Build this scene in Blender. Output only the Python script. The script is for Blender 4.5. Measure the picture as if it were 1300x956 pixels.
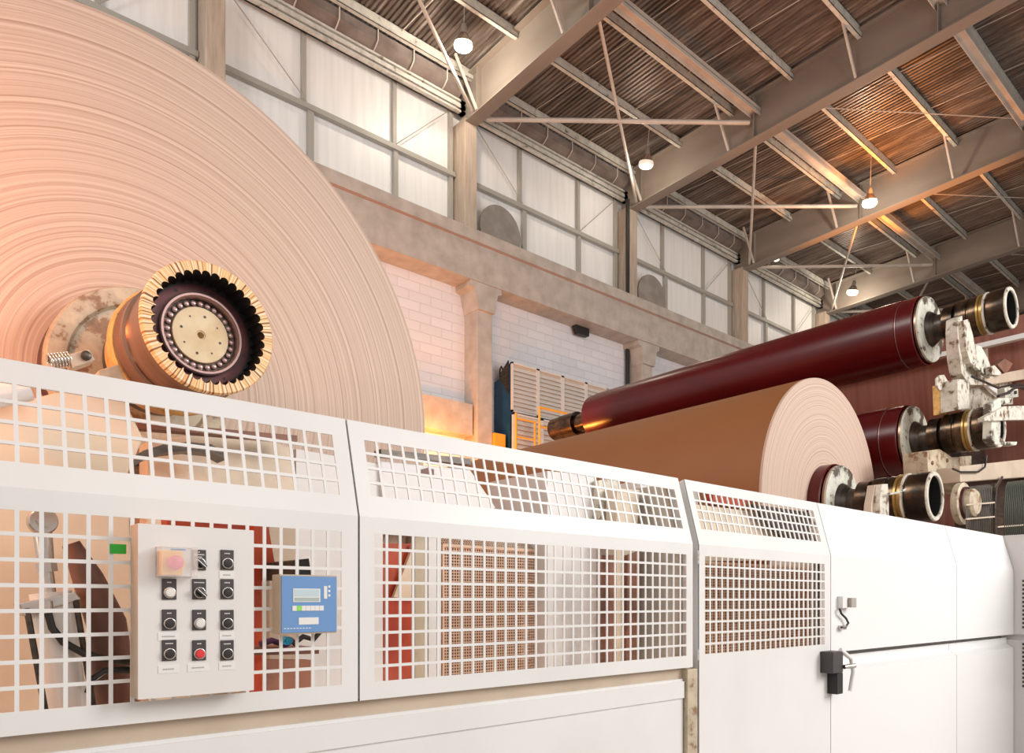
import bpy, math, random
from mathutils import Vector, Matrix
random.seed(4)
for o in list(bpy.data.objects): bpy.data.objects.remove(o)
scene = bpy.context.scene
COL = scene.collection
# ------------------------------------------------------------------ camera, world, lights
F = 929.0; HY = 761.0; EYE = 1.6
CA, SA = 0.6528, 0.7575
cam = bpy.data.objects.new('camera', bpy.data.cameras.new('camera'))
COL.objects.link(cam)
cam.location = (0, 0, EYE)
cam.rotation_euler = (math.pi/2, 0, math.atan2(SA, CA)-math.pi/2)
cam.data.sensor_width = 36; cam.data.lens = F/1300*36
cam.data.shift_y = (HY-478)/1300
cam.data.clip_start = 0.05; cam.data.clip_end = 300
scene.camera = cam
vs = scene.view_settings
vs.view_transform = 'Standard'; vs.look = 'None'; vs.gamma = 1; vs.use_curve_mapping = False
vs.exposure = -0.1
world = bpy.data.worlds.new('world'); scene.world = world; world.use_nodes = True
bg = world.node_tree.nodes['Background']
bg.inputs[0].default_value = (1.0, 0.965, 0.94, 1); bg.inputs[1].default_value = 0.72

def light(name, kind, loc, energy, col, size=1.0, target=None, spot=None, sy=None):
    l = bpy.data.lights.new(name, kind); l.energy = energy; l.color = col
    if kind == 'AREA':
        l.size = size
        if sy: l.shape = 'RECTANGLE'; l.size_y = sy
    else: l.shadow_soft_size = size
    if spot: l.spot_size = spot; l.spot_blend = 0.6
    o = bpy.data.objects.new(name, l); COL.objects.link(o); o.location = loc
    if target is not None:
        o.rotation_euler = (Vector(target)-Vector(loc)).to_track_quat('-Z', 'Y').to_euler()
    return o
WARM = (1.0, 0.93, 0.87)
# area lights for the unseen lamp rows behind the camera, plus two added ones
light('hall_area_light', 'AREA', (2.0, -6.5, 6.0), 170, WARM, 4, (3.0, 3.0, 2.0))
light('hall_area_light', 'AREA', (8.5, -5.0, 5.6), 800, (1, .98, .96), 4, (6.0, 3.0, 1.8))
light('hall_area_light', 'AREA', (-5.0, 7.5, 10.5), 700, WARM, 4, (12.0, 14.0, 7.0))  # added left of the view to light the wall and column sides
light('hall_area_light', 'AREA', (16.0, 1.0, 4.0), 330, WARM, 4, (16.0, 9.0, 14.0))  # added uplight brightening the roof from below, no lamp there
# sodium lamps low between the machines (points); added upward spots make roof glints
SOD = (1.0, 0.33, 0.05)
light('sodium_glow_light', 'POINT', (9.3, 13.0, 4.7), 170, SOD, 0.1)
light('sodium_glow_light', 'POINT', (9.0, 11.6, 2.8), 230, SOD, 0.12)
light('sodium_glow_light', 'SPOT', (21.2, 8.9, 12.6), 330, SOD, 0.08, (21.2, 8.9, 15), math.radians(110))  # added unseen spots close under the sheets, make orange hot spots
light('sodium_glow_light', 'SPOT', (24.2, 10.0, 12.4), 260, SOD, 0.08, (24.2, 10.0, 15), math.radians(110))
light('sodium_glow_light', 'SPOT', (24.0, 9.0, 9.0), 1500, SOD, 0.12, (22.5, 9.0, 15), math.radians(85))  # added unseen spots, spread an orange cast over the roof
light('sodium_glow_light', 'SPOT', (17.0, 8.0, 6.5), 700, SOD, 0.12, (14.5, 7.5, 15), math.radians(75))
light('sodium_glow_light', 'POINT', (5.6, 9.2, 2.3), 800, SOD, 0.15)
light('hub_light', 'POINT', (-0.7, 2.05, 2.75), 85, (1, .33, .11), 0.15)
for _x in (.9, 2.1, 3.2, 4.4): light('machine_fill_light', 'POINT', (_x, 2.0, .85), 9, (1, .9, .8), 0.08)  # added hidden fill points, brighten the machine interior behind the mesh
light('hub_light', 'POINT', (-0.9, 2.0, 1.8), 14, (1, .75, .5), 0.1)  # added off-frame fill, brightens the cream side plate

# ------------------------------------------------------------------ geometry helpers
def ray(px, py):
    u = (px-650)/F
    return Vector((CA+SA*u, SA-CA*u, (HY-py)/F))
def hy(px, py, Y):                       # point on the plane Y = const
    r = ray(px, py); k = Y/r.y
    return Vector((r.x*k, Y, EYE+r.z*k))
def hx(px, py, X):                       # point on the plane X = const
    r = ray(px, py); k = X/r.x
    return Vector((X, r.y*k, EYE+r.z*k))

class MB:
    def __init__(s): s.v = []; s.f = []
    def add(s, vs_, fs):
        n = len(s.v); s.v += [Vector(p) for p in vs_]; s.f += [tuple(i+n for i in f) for f in fs]; return s
    def box(s, a, b):
        (x0, y0, z0), (x1, y1, z1) = a, b
        return s.add([(x0,y0,z0),(x1,y0,z0),(x1,y1,z0),(x0,y1,z0),(x0,y0,z1),(x1,y0,z1),(x1,y1,z1),(x0,y1,z1)],
              [(0,3,2,1),(4,5,6,7),(0,1,5,4),(1,2,6,5),(2,3,7,6),(3,0,4,7)])
    def prism(s, pts, off):
        n = len(pts); off = Vector(off)
        a = [Vector(p) for p in pts]
        fs = [tuple(range(n)), tuple(range(2*n-1, n-1, -1))]
        fs += [(i, i+n, (i+1) % n+n, (i+1) % n) for i in range(n)]
        return s.add(a+[p+off for p in a], fs)
    def bar(s, p, q, w, h=None, up=(0,0,1)):
        h = h or w; p = Vector(p); q = Vector(q); d = (q-p).normalized()
        up = Vector(up)
        if abs(d.dot(up)) > .98: up = Vector((0, 1, 0))
        r = d.cross(up).normalized(); u = r.cross(d)
        c = [p+r*a*w/2+u*b*h/2 for a, b in ((-1,-1),(1,-1),(1,1),(-1,1))]
        return s.prism(c, q-p)
    def tube(s, path, r, seg=12, cap=True):
        P = [Vector(p) for p in path]; rings = []; n = len(P)
        t0 = (P[1]-P[0]).normalized()
        a = t0.orthogonal().normalized()
        for i in range(n):
            t = (P[min(i+1, n-1)]-P[max(i-1, 0)]).normalized()
            a = (a-t*a.dot(t)).normalized(); b = t.cross(a)
            rr = r[i] if isinstance(r, (list, tuple)) else r
            rings.append([P[i]+(a*math.cos(2*math.pi*k/seg)+b*math.sin(2*math.pi*k/seg))*rr for k in range(seg)])
        vs_ = [p for ring in rings for p in ring]; fs = []
        for i in range(n-1):
            for k in range(seg):
                k2 = (k+1) % seg
                fs.append((i*seg+k, i*seg+k2, (i+1)*seg+k2, (i+1)*seg+k))
        if cap: fs += [tuple(range(seg-1, -1, -1)), tuple(range((n-1)*seg, n*seg))]
        return s.add(vs_, fs)
    def lathe(s, prof, seg=64, M=None, closed=False):   # profile (z, r) about local Z
        vs_ = []; fs = []
        for z, r in prof:
            for k in range(seg):
                a = 2*math.pi*k/seg; p = Vector((r*math.cos(a), r*math.sin(a), z))
                vs_.append(M @ p if M else p)
        n = len(prof)
        for i in range(n if closed else n-1):
            j = (i+1) % n
            for k in range(seg):
                k2 = (k+1) % seg
                fs.append((i*seg+k, i*seg+k2, j*seg+k2, j*seg+k))
        return s.add(vs_, fs)
    def build(s, name, mat, parent=None, smooth=None, bevel=0, local=False):
        me = bpy.data.meshes.new(name)
        off = Vector((0,0,0))
        if parent is not None and not local:
            p = parent
            while p is not None: off += p.location; p = p.parent
        me.from_pydata([tuple(p-off) for p in s.v], [], s.f)
        me.validate(); me.update()
        me.materials.append(mat)
        import bmesh
        b = bmesh.new(); b.from_mesh(me)
        bmesh.ops.remove_doubles(b, verts=b.verts, dist=1e-5)
        bmesh.ops.recalc_face_normals(b, faces=b.faces); b.to_mesh(me); b.free()
        if smooth:
            me.shade_smooth(); me.set_sharp_from_angle(angle=math.radians(smooth))
        o = bpy.data.objects.new(name, me); COL.objects.link(o)
        if parent is not None: o.parent = parent
        if bevel:
            m = o.modifiers.new('bevel', 'BEVEL'); m.width = bevel; m.segments = 2; m.limit_method = 'ANGLE'; m.angle_limit = math.radians(40)
        return o

def tag(o, label=None, cat=None, group=None, kind=None):
    if label: o['label'] = label
    if cat: o['category'] = cat
    if group: o['group'] = group
    if kind: o['kind'] = kind
    return o
def empty(name, loc, label=None, cat=None, group=None, kind=None):
    o = bpy.data.objects.new(name, None); COL.objects.link(o); o.location = loc
    o.empty_display_size = .1
    return tag(o, label, cat, group, kind)
def axis_empty(name, p, vp, label=None, cat=None, group=None):
    o = empty(name, p, label, cat, group)
    d = Vector((CA+SA*(vp[0]-650)/F, SA-CA*(vp[0]-650)/F, (HY-vp[1])/F)).normalized()
    x = Vector((0,0,1)).cross(d).normalized(); y = d.cross(x)
    o.matrix_world = Matrix.Translation(p) @ Matrix((x, y, d)).transposed().to_4x4()
    return o
def copy_tree(o, parent=None):
    c = o.copy(); COL.objects.link(c)
    if parent is not None: c.parent = parent
    for ch in list(o.children): copy_tree(ch, c)
    return c
ORD = ['zeroth','first','second','third','fourth','fifth','sixth','seventh','eighth','ninth','tenth','eleventh']

# ------------------------------------------------------------------ materials
def newmat(name):
    m = bpy.data.materials.new(name); m.use_nodes = True
    nt = m.node_tree; b = nt.nodes['Principled BSDF']
    return m, nt, b
def N(nt, t, **kw):
    n = nt.nodes.new(t)
    for k, v in kw.items(): setattr(n, k, v)
    return n
def ramp(nt, fac, stops):
    r = N(nt, 'ShaderNodeValToRGB'); nt.links.new(fac, r.inputs[0])
    e = r.color_ramp.elements
    e[0].position = stops[0][0]; e[0].color = (*stops[0][1], 1)
    e[1].position = stops[-1][0]; e[1].color = (*stops[-1][1], 1)
    for p, c in stops[1:-1]:
        x = e.new(p); x.color = (*c, 1)
    return r
def mat(name, col, rough=.5, metal=0, col2=None, scale=4, stretch=(1,1,1), lo=.4, hi=.65, bump=0, spec=.5, emit=None, es=0, detail=6, trans=0):
    m, nt, b = newmat(name); L = nt.links
    b.inputs['Base Color'].default_value = (*col, 1)
    b.inputs['Roughness'].default_value = rough; b.inputs['Metallic'].default_value = metal
    b.inputs['Specular IOR Level'].default_value = spec
    if emit: b.inputs['Emission Color'].default_value = (*emit, 1); b.inputs['Emission Strength'].default_value = es
    if trans: b.inputs['Transmission Weight'].default_value = trans
    if col2 or bump:
        tc = N(nt, 'ShaderNodeTexCoord'); mp = N(nt, 'ShaderNodeMapping'); mp.inputs['Scale'].default_value = stretch
        L.new(tc.outputs['Object'], mp.inputs[0])
        nz = N(nt, 'ShaderNodeTexNoise'); nz.inputs['Scale'].default_value = scale; nz.inputs['Detail'].default_value = detail
        L.new(mp.outputs[0], nz.inputs['Vector'])
        if col2:
            r = ramp(nt, nz.outputs['Fac'], [(lo, col), (hi, col2)]); L.new(r.outputs[0], b.inputs['Base Color'])
        if bump:
            bp = N(nt, 'ShaderNodeBump'); bp.inputs['Strength'].default_value = bump; bp.inputs['Distance'].default_value = .02
            L.new(nz.outputs['Fac'], bp.inputs['Height']); L.new(bp.outputs[0], b.inputs['Normal'])
    return m
def paper_end():
    m, nt, b = newmat('paper_end'); L = nt.links
    tc = N(nt, 'ShaderNodeTexCoord'); sp = N(nt, 'ShaderNodeSeparateXYZ'); L.new(tc.outputs['Object'], sp.inputs[0])
    cx = N(nt, 'ShaderNodeCombineXYZ'); L.new(sp.outputs[0], cx.inputs[0]); L.new(sp.outputs[1], cx.inputs[1])
    ln = N(nt, 'ShaderNodeVectorMath', operation='LENGTH'); L.new(cx.outputs[0], ln.inputs[0])
    # wobble
    nz0 = N(nt, 'ShaderNodeTexNoise'); nz0.inputs['Scale'].default_value = 1.2; L.new(cx.outputs[0], nz0.inputs['Vector'])
    mad = N(nt, 'ShaderNodeMath', operation='MULTIPLY_ADD'); L.new(nz0.outputs['Fac'], mad.inputs[0]); mad.inputs[1].default_value = .012
    L.new(ln.outputs['Value'], mad.inputs[2])
    n1 = N(nt, 'ShaderNodeTexNoise', noise_dimensions='1D'); n1.inputs['Scale'].default_value = 75; n1.inputs['Detail'].default_value = 8; n1.inputs['Roughness'].default_value = .8
    L.new(mad.outputs[0], n1.inputs['W'])
    r = ramp(nt, n1.outputs['Fac'], [(.34, (.40, .25, .18)), (.45, (.56, .40, .315)), (.56, (.65, .49, .39)), (.7, (.72, .56, .455))])
    L.new(r.outputs[0], b.inputs['Base Color']); b.inputs['Roughness'].default_value = .62
    bp = N(nt, 'ShaderNodeBump'); bp.inputs['Strength'].default_value = .15; bp.inputs['Distance'].default_value = .01
    L.new(n1.outputs['Fac'], bp.inputs['Height']); L.new(bp.outputs[0], b.inputs['Normal'])
    return m
def rusty(name, col, rust=(.33,.15,.06), rough=.45, metal=0, amt=.62, scale=9):
    m, nt, b = newmat(name); L = nt.links
    tc = N(nt, 'ShaderNodeTexCoord')
    nz = N(nt, 'ShaderNodeTexNoise'); nz.inputs['Scale'].default_value = scale; nz.inputs['Detail'].default_value = 9; nz.inputs['Roughness'].default_value = .65
    L.new(tc.outputs['Object'], nz.inputs['Vector'])
    lt = tuple(c*.78 for c in col)
    r = ramp(nt, nz.outputs['Fac'], [(.42, col), (amt-.04, lt), (amt, rust), (min(1, amt+.15), tuple(c*.5 for c in rust))])
    L.new(r.outputs[0], b.inputs['Base Color'])
    b.inputs['Roughness'].default_value = rough; b.inputs['Metallic'].default_value = metal
    return m
def brick_mat():
    m, nt, b = newmat('painted_blocks'); L = nt.links
    tc = N(nt, 'ShaderNodeTexCoord'); mp = N(nt, 'ShaderNodeMapping'); mp.inputs['Rotation'].default_value = (math.radians(90), 0, 0)
    L.new(tc.outputs['Object'], mp.inputs[0])
    br = N(nt, 'ShaderNodeTexBrick'); L.new(mp.outputs[0], br.inputs['Vector'])
    br.inputs['Color1'].default_value = (.80,.79,.82,1); br.inputs['Color2'].default_value = (.74,.73,.76,1)
    br.inputs['Mortar'].default_value = (.69,.68,.71,1); br.inputs['Scale'].default_value = 1
    br.inputs['Brick Width'].default_value = .6; br.inputs['Row Height'].default_value = .22; br.inputs['Mortar Size'].default_value = .012
    br.inputs['Mortar Smooth'].default_value = .5
    L.new(br.outputs['Color'], b.inputs['Base Color'])
    bp = N(nt, 'ShaderNodeBump'); bp.inputs['Strength'].default_value = .5; bp.inputs['Distance'].default_value = .02; bp.invert = True
    L.new(br.outputs['Fac'], bp.inputs['Height']); L.new(bp.outputs[0], b.inputs['Normal'])
    b.inputs['Roughness'].default_value = .6
    return m
def roof_mat():
    m, nt, b = newmat('corrugated_roof_steel'); L = nt.links
    tc = N(nt, 'ShaderNodeTexCoord'); mp = N(nt, 'ShaderNodeMapping'); mp.inputs['Scale'].default_value = (2.6, .16, 1)
    L.new(tc.outputs['Object'], mp.inputs[0])
    nz = N(nt, 'ShaderNodeTexNoise'); nz.inputs['Scale'].default_value = 2.2; nz.inputs['Detail'].default_value = 8; nz.inputs['Roughness'].default_value = .75
    L.new(mp.outputs[0], nz.inputs['Vector'])
    r = ramp(nt, nz.outputs['Fac'], [(.36, (.075,.055,.045)), (.48, (.15,.115,.095)), (.58, (.24,.20,.175)), (.7, (.42,.38,.35))])
    L.new(r.outputs[0], b.inputs['Base Color'])
    r2 = ramp(nt, nz.outputs['Fac'], [(.35, (.30,)*3), (.65, (.55,)*3)]); L.new(r2.outputs[0], b.inputs['Roughness'])
    b.inputs['Metallic'].default_value = .35
    return m
M = {}
M['paint_white'] = mat('fence_white_paint', (.80,.79,.775), .38, col2=(.76,.745,.725), scale=2)
M['panel_white'] = mat('gloss_white_paint', (.84,.84,.835), .22)
M['cream'] = rusty('worn_cream_paint', (.72,.60,.46), rust=(.40,.22,.11), amt=.70, scale=5)
M['cream_clean'] = mat('cream_paint', (.74,.62,.47), .4, col2=(.64,.50,.37), scale=2.2)
M['cream_dirty'] = rusty('stained_cream_paint', (.60,.50,.36), rust=(.30,.17,.09), amt=.60, scale=12)
M['arm_white'] = rusty('chipped_white_paint', (.70,.65,.55), rust=(.20,.11,.06), amt=.60, scale=14)
M['concrete'] = mat('concrete', (.40,.355,.31), .8, col2=(.56,.51,.46), scale=3, bump=.25, lo=.3, hi=.72, detail=9)
M['concrete_wood'] = mat('board_marked_concrete', (.40,.31,.235), .75, col2=(.56,.46,.37), scale=3, stretch=(4,4,.5), lo=.3, hi=.7, detail=8)
M['red_edge'] = mat('rusty_joint', (.40,.24,.18), .8)
M['steel_beam'] = mat('taupe_beam_paint', (.30,.255,.215), .5, col2=(.25,.205,.17), scale=1.2, stretch=(1,.3,1))
M['purlin'] = rusty('pale_purlin_paint', (.70,.68,.61), rust=(.24,.19,.14), amt=.66, scale=6)
M['strut'] = mat('strut_paint', (.62,.56,.50), .45, col2=(.52,.46,.41), scale=2)
M['roof'] = roof_mat()
M['blocks'] = brick_mat()
M['cladding'] = mat('translucent_white_cladding', (.86,.84,.82), .45, col2=(.78,.755,.73), scale=1.6, stretch=(5,1,.35), lo=.35, hi=.7, emit=(1,.96,.93), es=.04)  # weak emission stands in for daylight coming through
M['frame'] = mat('grey_window_frame', (.40,.375,.33), .5)
M['gutter'] = mat('brown_gutter_steel', (.17,.135,.12), .5, col2=(.24,.20,.18), scale=3)
M['disc'] = mat('grey_disc_steel', (.25,.215,.19), .55, col2=(.31,.275,.245), scale=3)
M['floor'] = mat('hall_floor', (.42,.38,.33), .5, col2=(.34,.30,.26), scale=1.5)
M['blue'] = mat('dark_blue_paint', (.010,.055,.13), .4, col2=(.015,.075,.17), scale=3)
M['alu'] = mat('aluminium_louvre', (.74,.70,.66), .35, .1)
M['yellow'] = mat('safety_yellow', (.90,.42,.03), .4)
M['black'] = mat('black_rubber', (.015,.014,.013), .5)
M['dark'] = mat('dark_steel', (.05,.04,.035), .35, .5, col2=(.10,.08,.06), scale=8, stretch=(1,1,5))
M['oily'] = rusty('oily_brown_steel', (.115,.072,.042), rust=(.05,.035,.025), rough=.24, metal=.75, amt=.52, scale=6)
M['bronze'] = mat('polished_brown_steel', (.36,.235,.17), .25, .8, col2=(.26,.15,.10), scale=2, stretch=(.4,.4,14))
M['orange_steel'] = rusty('orange_stained_steel', (.85,.50,.16), rust=(.36,.16,.04), rough=.45, amt=.64, scale=22)
def rim_mat():
    m, nt, b = newmat('scratched_orange_rim'); L = nt.links
    tc = N(nt, 'ShaderNodeTexCoord'); sp = N(nt, 'ShaderNodeSeparateXYZ'); L.new(tc.outputs['Object'], sp.inputs[0])
    at = N(nt, 'ShaderNodeMath', operation='ARCTAN2'); L.new(sp.outputs[0], at.inputs[0]); L.new(sp.outputs[1], at.inputs[1])
    n1 = N(nt, 'ShaderNodeTexNoise', noise_dimensions='1D'); n1.inputs['Scale'].default_value = 26; n1.inputs['Detail'].default_value = 6
    L.new(at.outputs[0], n1.inputs['W'])
    r = ramp(nt, n1.outputs['Fac'], [(.36, (.20,.07,.02)), (.42, (.75,.36,.10)), (.52, (.90,.60,.28)), (.66, (.92,.80,.62))])
    L.new(r.outputs[0], b.inputs['Base Color']); b.inputs['Roughness'].default_value = .45
    return m
M['rim'] = rim_mat()
M['maroon'] = mat('dark_maroon_steel', (.075,.022,.022), .35, .3, col2=(.14,.03,.035), scale=9)
M['pinksteel'] = mat('pinkish_ring_steel', (.42,.27,.25), .3, .7)
M['brass_disc'] = mat('pale_brass_plate', (.78,.60,.38), .4, .1, col2=(.68,.48,.26), scale=14)
M['brass'] = mat('brass_collar', (.42,.27,.09), .3, .6)
M['steel'] = mat('bright_steel', (.62,.57,.53), .25, .9)
M['red_roll'] = mat('glossy_maroon_roll', (.105,.0045,.006), .27, 0, col2=(.085,.004,.005), scale=2, spec=.4)
M['flange'] = rusty('chipped_flange_paint', (.68,.67,.57), rust=(.10,.07,.05), amt=.57, scale=6)
M['kraft'] = mat('kraft_paper', (.31,.115,.031), .6, col2=(.29,.105,.028), scale=1)
M['paper_end'] = paper_end()
M['web'] = mat('maroon_brown_web', (.25,.085,.06), .5, col2=(.32,.13,.09), scale=3, stretch=(1,6,.02), lo=.35, hi=.65)
M['beige'] = mat('beige_paint', (.58,.47,.36), .45, col2=(.50,.40,.30), scale=4)
M['khaki'] = mat('khaki_post_paint', (.50,.42,.30), .45)
M['greyw'] = mat('grey_white_paint', (.70,.68,.67), .4)
M['red_frame'] = mat('red_orange_paint', (.42,.055,.015), .35, col2=(.30,.03,.01), scale=5)
M['deep_brown'] = mat('deep_brown_paint', (.13,.045,.02), .5)
M['redbrown'] = mat('oxide_brown_steel', (.24,.10,.06), .5, col2=(.15,.07,.05), scale=6)
M['screen'] = mat('bronze_perforated_sheet', (.66,.44,.31), .45, col2=(.54,.33,.22), scale=2)
M['panel_grey'] = mat('control_panel_enamel', (.78,.75,.725), .35)
M['holder'] = mat('dark_button_plate', (.055,.045,.045), .45)
M['btn_black'] = mat('black_button_cap', (.03,.025,.025), .3)
M['btn_white'] = mat('white_button_cap', (.80,.76,.72), .3)
M['btn_red'] = mat('red_button_cap', (.75,.04,.05), .3)
M['btn_pink'] = mat('red_mushroom_cap', (.85,.16,.22), .35)
M['estop_yellow'] = mat('emergency_yellow', (.95,.55,.13), .4)
M['label'] = mat('white_label', (.82,.80,.78), .4)
M['ink'] = mat('label_ink', (.25,.22,.22), .5)
M['blue_panel'] = mat('blue_display_face', (.15,.31,.60), .35)
M['lcd'] = mat('pale_lcd', (.55,.68,.72), .25)
M['lcd_g'] = mat('grey_lcd', (.42,.50,.47), .25)
M['green'] = mat('green_label', (.015,.42,.015), .4)
M['lime'] = mat('lime_key', (.28,.75,.08), .4)
M['glass'] = mat('clear_cover', (.95,.90,.88), .08, spec=.5)
_b = M['glass'].node_tree.nodes['Principled BSDF']; _b.inputs['Alpha'].default_value = .22
M['lamp_on'] = mat('lit_lamp_glass', (1,.95,.85), .3, emit=(1.0,.86,.68), es=5)
M['lamp_dim'] = mat('dim_lamp_glass', (.8,.76,.7), .2, emit=(1.0,.86,.68), es=.5)
M['lamp_refl'] = mat('lamp_reflector', (.62,.50,.42), .25, .8)
M['hose'] = mat('black_hose', (.02,.018,.017), .35)
M['cyan'] = mat('cyan_fitting', (.02,.35,.65), .4)
M['purple'] = mat('purple_hose', (.10,.05,.14), .4)
M['cable'] = mat('grey_cables', (.10,.095,.085), .5, col2=(.17,.15,.12), scale=6)
M['cable_g'] = mat('green_cables', (.075,.09,.07), .5)
M['bottom_mesh'] = M['paint_white']

# ------------------------------------------------------------------ setting
def struct(o): o['kind'] = 'structure'; return o
YW = 14.0; BAY = 6.02
XC = [4.56+BAY*i for i in range(-1, 9)]          # left (near) face of the columns: index 1 = column behind the big roll
struct(MB().box((-8, -14, -.2), (62, 15, 0)).build('floor', M['floor']))
struct(MB().box((-8, YW, 0), (62, YW+.25, 9.1)).build('wall_left', M['blocks']))
struct(MB().box((61, -14, 0), (61.2, 15, 15)).build('wall_far', M['beige']))
def roofz(Y): return 12.68+EYE+.036*(14-Y)
rf = MB()
vs_, fs = [], []; x = -2.0; pts = []
while x < 61:
    pts += [(x, 0), (x+.04, 0), (x+.06, .035), (x+.10, .035)]; x += .12
for (X, dz) in pts:
    vs_ += [(X, 15.2, roofz(15.2)+dz), (X, -10, roofz(-10)+dz)]
for i in range(len(pts)-1): fs.append((2*i, 2*i+1, 2*i+3, 2*i+2))
rf.add(vs_, fs)
ro = struct(rf.build('ceiling', M['roof'])); sm = ro.modifiers.new('thick', 'SOLIDIFY'); sm.thickness = .01

# upper translucent cladding, one glazed bay between each pair of columns
ZL = 8.56+EYE                                      # top of the concrete girder
for i in range(len(XC)-1):
    xa, xb = XC[i]+.37, XC[i+1]
    if xb < 1: continue
    w = empty('window_%d' % i, (xa, 14.45, ZL-.9), kind='structure')
    MB().box((xa-.38, 14.50, ZL-.92), (xb+.01, 14.56, 13.9)).build('pane', M['cladding'], w)
    fr = MB(); x1, x2 = xa+(xb-xa)*.315, xa+(xb-xa)*.70
    zr = .717*14.4+EYE
    for xx, zz0, zz1, ww in ((x1-.02, zr, 13.55, .09), (x1+.13, ZL-.9, zr, .13), (x2, zr, 13.55, .09), (x2+.03, ZL-.9, zr, .11)):
        fr.box((xx-ww/2, 14.40, zz0), (xx+ww/2, 14.495, zz1))
    fr.box((xb-.16, 14.40, ZL-.9), (xb-.06, 14.495, 13.6))
    fr.build('mullion', M['frame'], w)
    MB().box((xa-.38, 14.36, zr-.06), (xb+.01, 14.47, zr+.05)).build('rail', M['frame'], w)
    r = MB(); r.tube([(xa+.15, 14.34, 13.4), (x1, 14.34, zr+.05)], .012, 6); r.tube([(x2, 14.34, zr+.05), (xb-.3, 14.34, 13.3)], .012, 6)
    r.build('brace_rod', M['frame'], w)
# concrete columns (upper slender part, stub) and crane girder columns
for i in range(1, len(XC)):
    c = MB(); c.box((XC[i], 14.0, 0), (XC[i]+.37, 14.52, 11.55+EYE))
    col = c.build('concrete_column', M['concrete_wood'], bevel=.02)
    tag(col, 'tall slim concrete column, %s from the left, rising above the girder to a roof beam' % ORD[i], 'column', 'upper wall columns')
    a = XC[i]-.02
    l = empty('girder_column', (a, 13.5, 0), 'stout square concrete column under the girder, %s from the left, with a small capital' % ORD[i], 'column', 'girder columns')
    MB().box((a, 13.5, 0), (a+.46, 13.995, 7.35+EYE)).build('shaft', M['concrete'], l, bevel=.015)
    cp = MB(); zt = 7.395+EYE
    p = [(a-.26, zt), (a-.26, zt-.12), (a-.12, zt-.17), (a-.02, zt-.62), (a+.48, zt-.62), (a+.56, zt-.17), (a+.68, zt-.12), (a+.68, zt)]
    cp.prism([(q[0], 13.42, q[1]) for q in p], (0, .57, 0)); cp.build('capital', M['concrete'], l)
g = empty('crane_girder', (-4, 13.4, 7.4+EYE), 'long grey concrete girder running along the wall on the stout columns', 'girder')
MB().box((-6, 13.40, 7.40+EYE), (58, 13.995, 8.25+EYE)).build('beam_web', M['concrete'], g)
MB().box((-6, 13.36, 8.29+EYE), (58, 13.995, 8.56+EYE)).build('top_slab', M['concrete'], g)
MB().box((-6, 13.385, 8.25+EYE), (58, 13.995, 8.29+EYE)).build('joint_line', M['red_edge'], g)
# low concrete wall between the columns behind the big roll
tag(MB().box((8.0, 13.60, 3.84+EYE), (10.50, 13.995, 4.57+EYE)).build('concrete_lintel', M['concrete']), 'short concrete lintel beam left of the stout column, lit orange from below', 'lintel')
# discs on the girder
for k, wh in ((2, 'second'), (3, 'third')):
    cx_ = 11.80+BAY*(k-2)
    d = MB(); d.lathe([(0, 0), (0, .66), (.06, .66), (.06, 0)], 48, Matrix.Translation((cx_, 14.12, 9.23+EYE)) @ Matrix.Rotation(-math.pi/2, 4, 'X'))
    tag(d.build('fan_cover', M['disc'], smooth=40), 'round grey steel disc standing on the girder right of the %s upper column' % wh, 'disc', 'round fan covers')
# down pipe at columns
for k in (3,):
    tag(MB().tube([(XC[k]-.19, 13.9, 5), (XC[k]-.19, 13.9, 13.2)], .06, 12).build('downpipe', M['black'], smooth=40), 'black downpipe just left of the third upper column', 'pipe')
tag(MB().prism([hy(725,409,13.93), hy(743,414,13.93), hy(743,429,13.93), hy(729,425,13.93)], (0,-.15,0)).build('wall_bracket', M['black']), 'small black box on the white block wall below the girder', 'bracket')

# ------------------------------------------------------------------ roof steel
def beamz(Y): return 11.46+EYE+.036*(14-Y)
for i in range(2, len(XC)):
    X = XC[i]+.185; b = MB(); y0, y1 = 14.45, -9
    def slab(x0, x1, dz0, dz1, ya=y0, yb=y1):
        b.prism([(x0, ya, beamz(ya)+dz0), (x1, ya, beamz(ya)+dz0), (x1, ya, beamz(ya)+dz1), (x0, ya, beamz(ya)+dz1)], (0, yb-ya, beamz(yb)-beamz(ya)))
    slab(X-.17, X+.17, 0, .03); slab(X-.17, X+.17, 1.10, 1.13); slab(X-.01, X+.01, .03, 1.10)
    r = empty('roof_beam', (X, 14.4, beamz(14.4)), 'deep taupe steel roof beam, %s from the left, rising from its concrete column' % ORD[i-1], 'beam', 'roof beams')
    b.build('girder_profile', M['steel_beam'], r)
    s = MB()
    for yy in (13.6, 10.0, 5.75, 1.6): s.box((X-.15, yy-.01, beamz(yy)+.03), (X+.15, yy+.01, beamz(yy)+1.1))
    s.build('stiffener', M['steel_beam'], r)
    # knee braces from purlins to the bottom flange
    for yy in (13.6, 10.72, 7.45, 4.2):
        k = MB(); k.bar((X-.16, yy-.02, beamz(yy)+.05), (X-.75, yy+.02, roofz(yy)-.12), .05)
        tag(k.build('knee_brace', M['strut'], r))
def cpurlin(b, xa, xb, Y, z, h=.22, w=.10):
    b.box((xa, Y-w/2, z), (xb, Y-w/2+.012, z+h)); b.box((xa, Y-w/2, z), (xb, Y+w/2, z+.012)); b.box((xa, Y-w/2, z+h-.012), (xb, Y+w/2, z+h))
BN = ['', '', 'leftmost roof bay', 'bay beyond the first beam', 'bay beyond the second beam', 'bay beyond the third beam', 'bay beyond the fourth beam', 'bay beyond the fifth beam', 'bay beyond the sixth beam', '']
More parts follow.
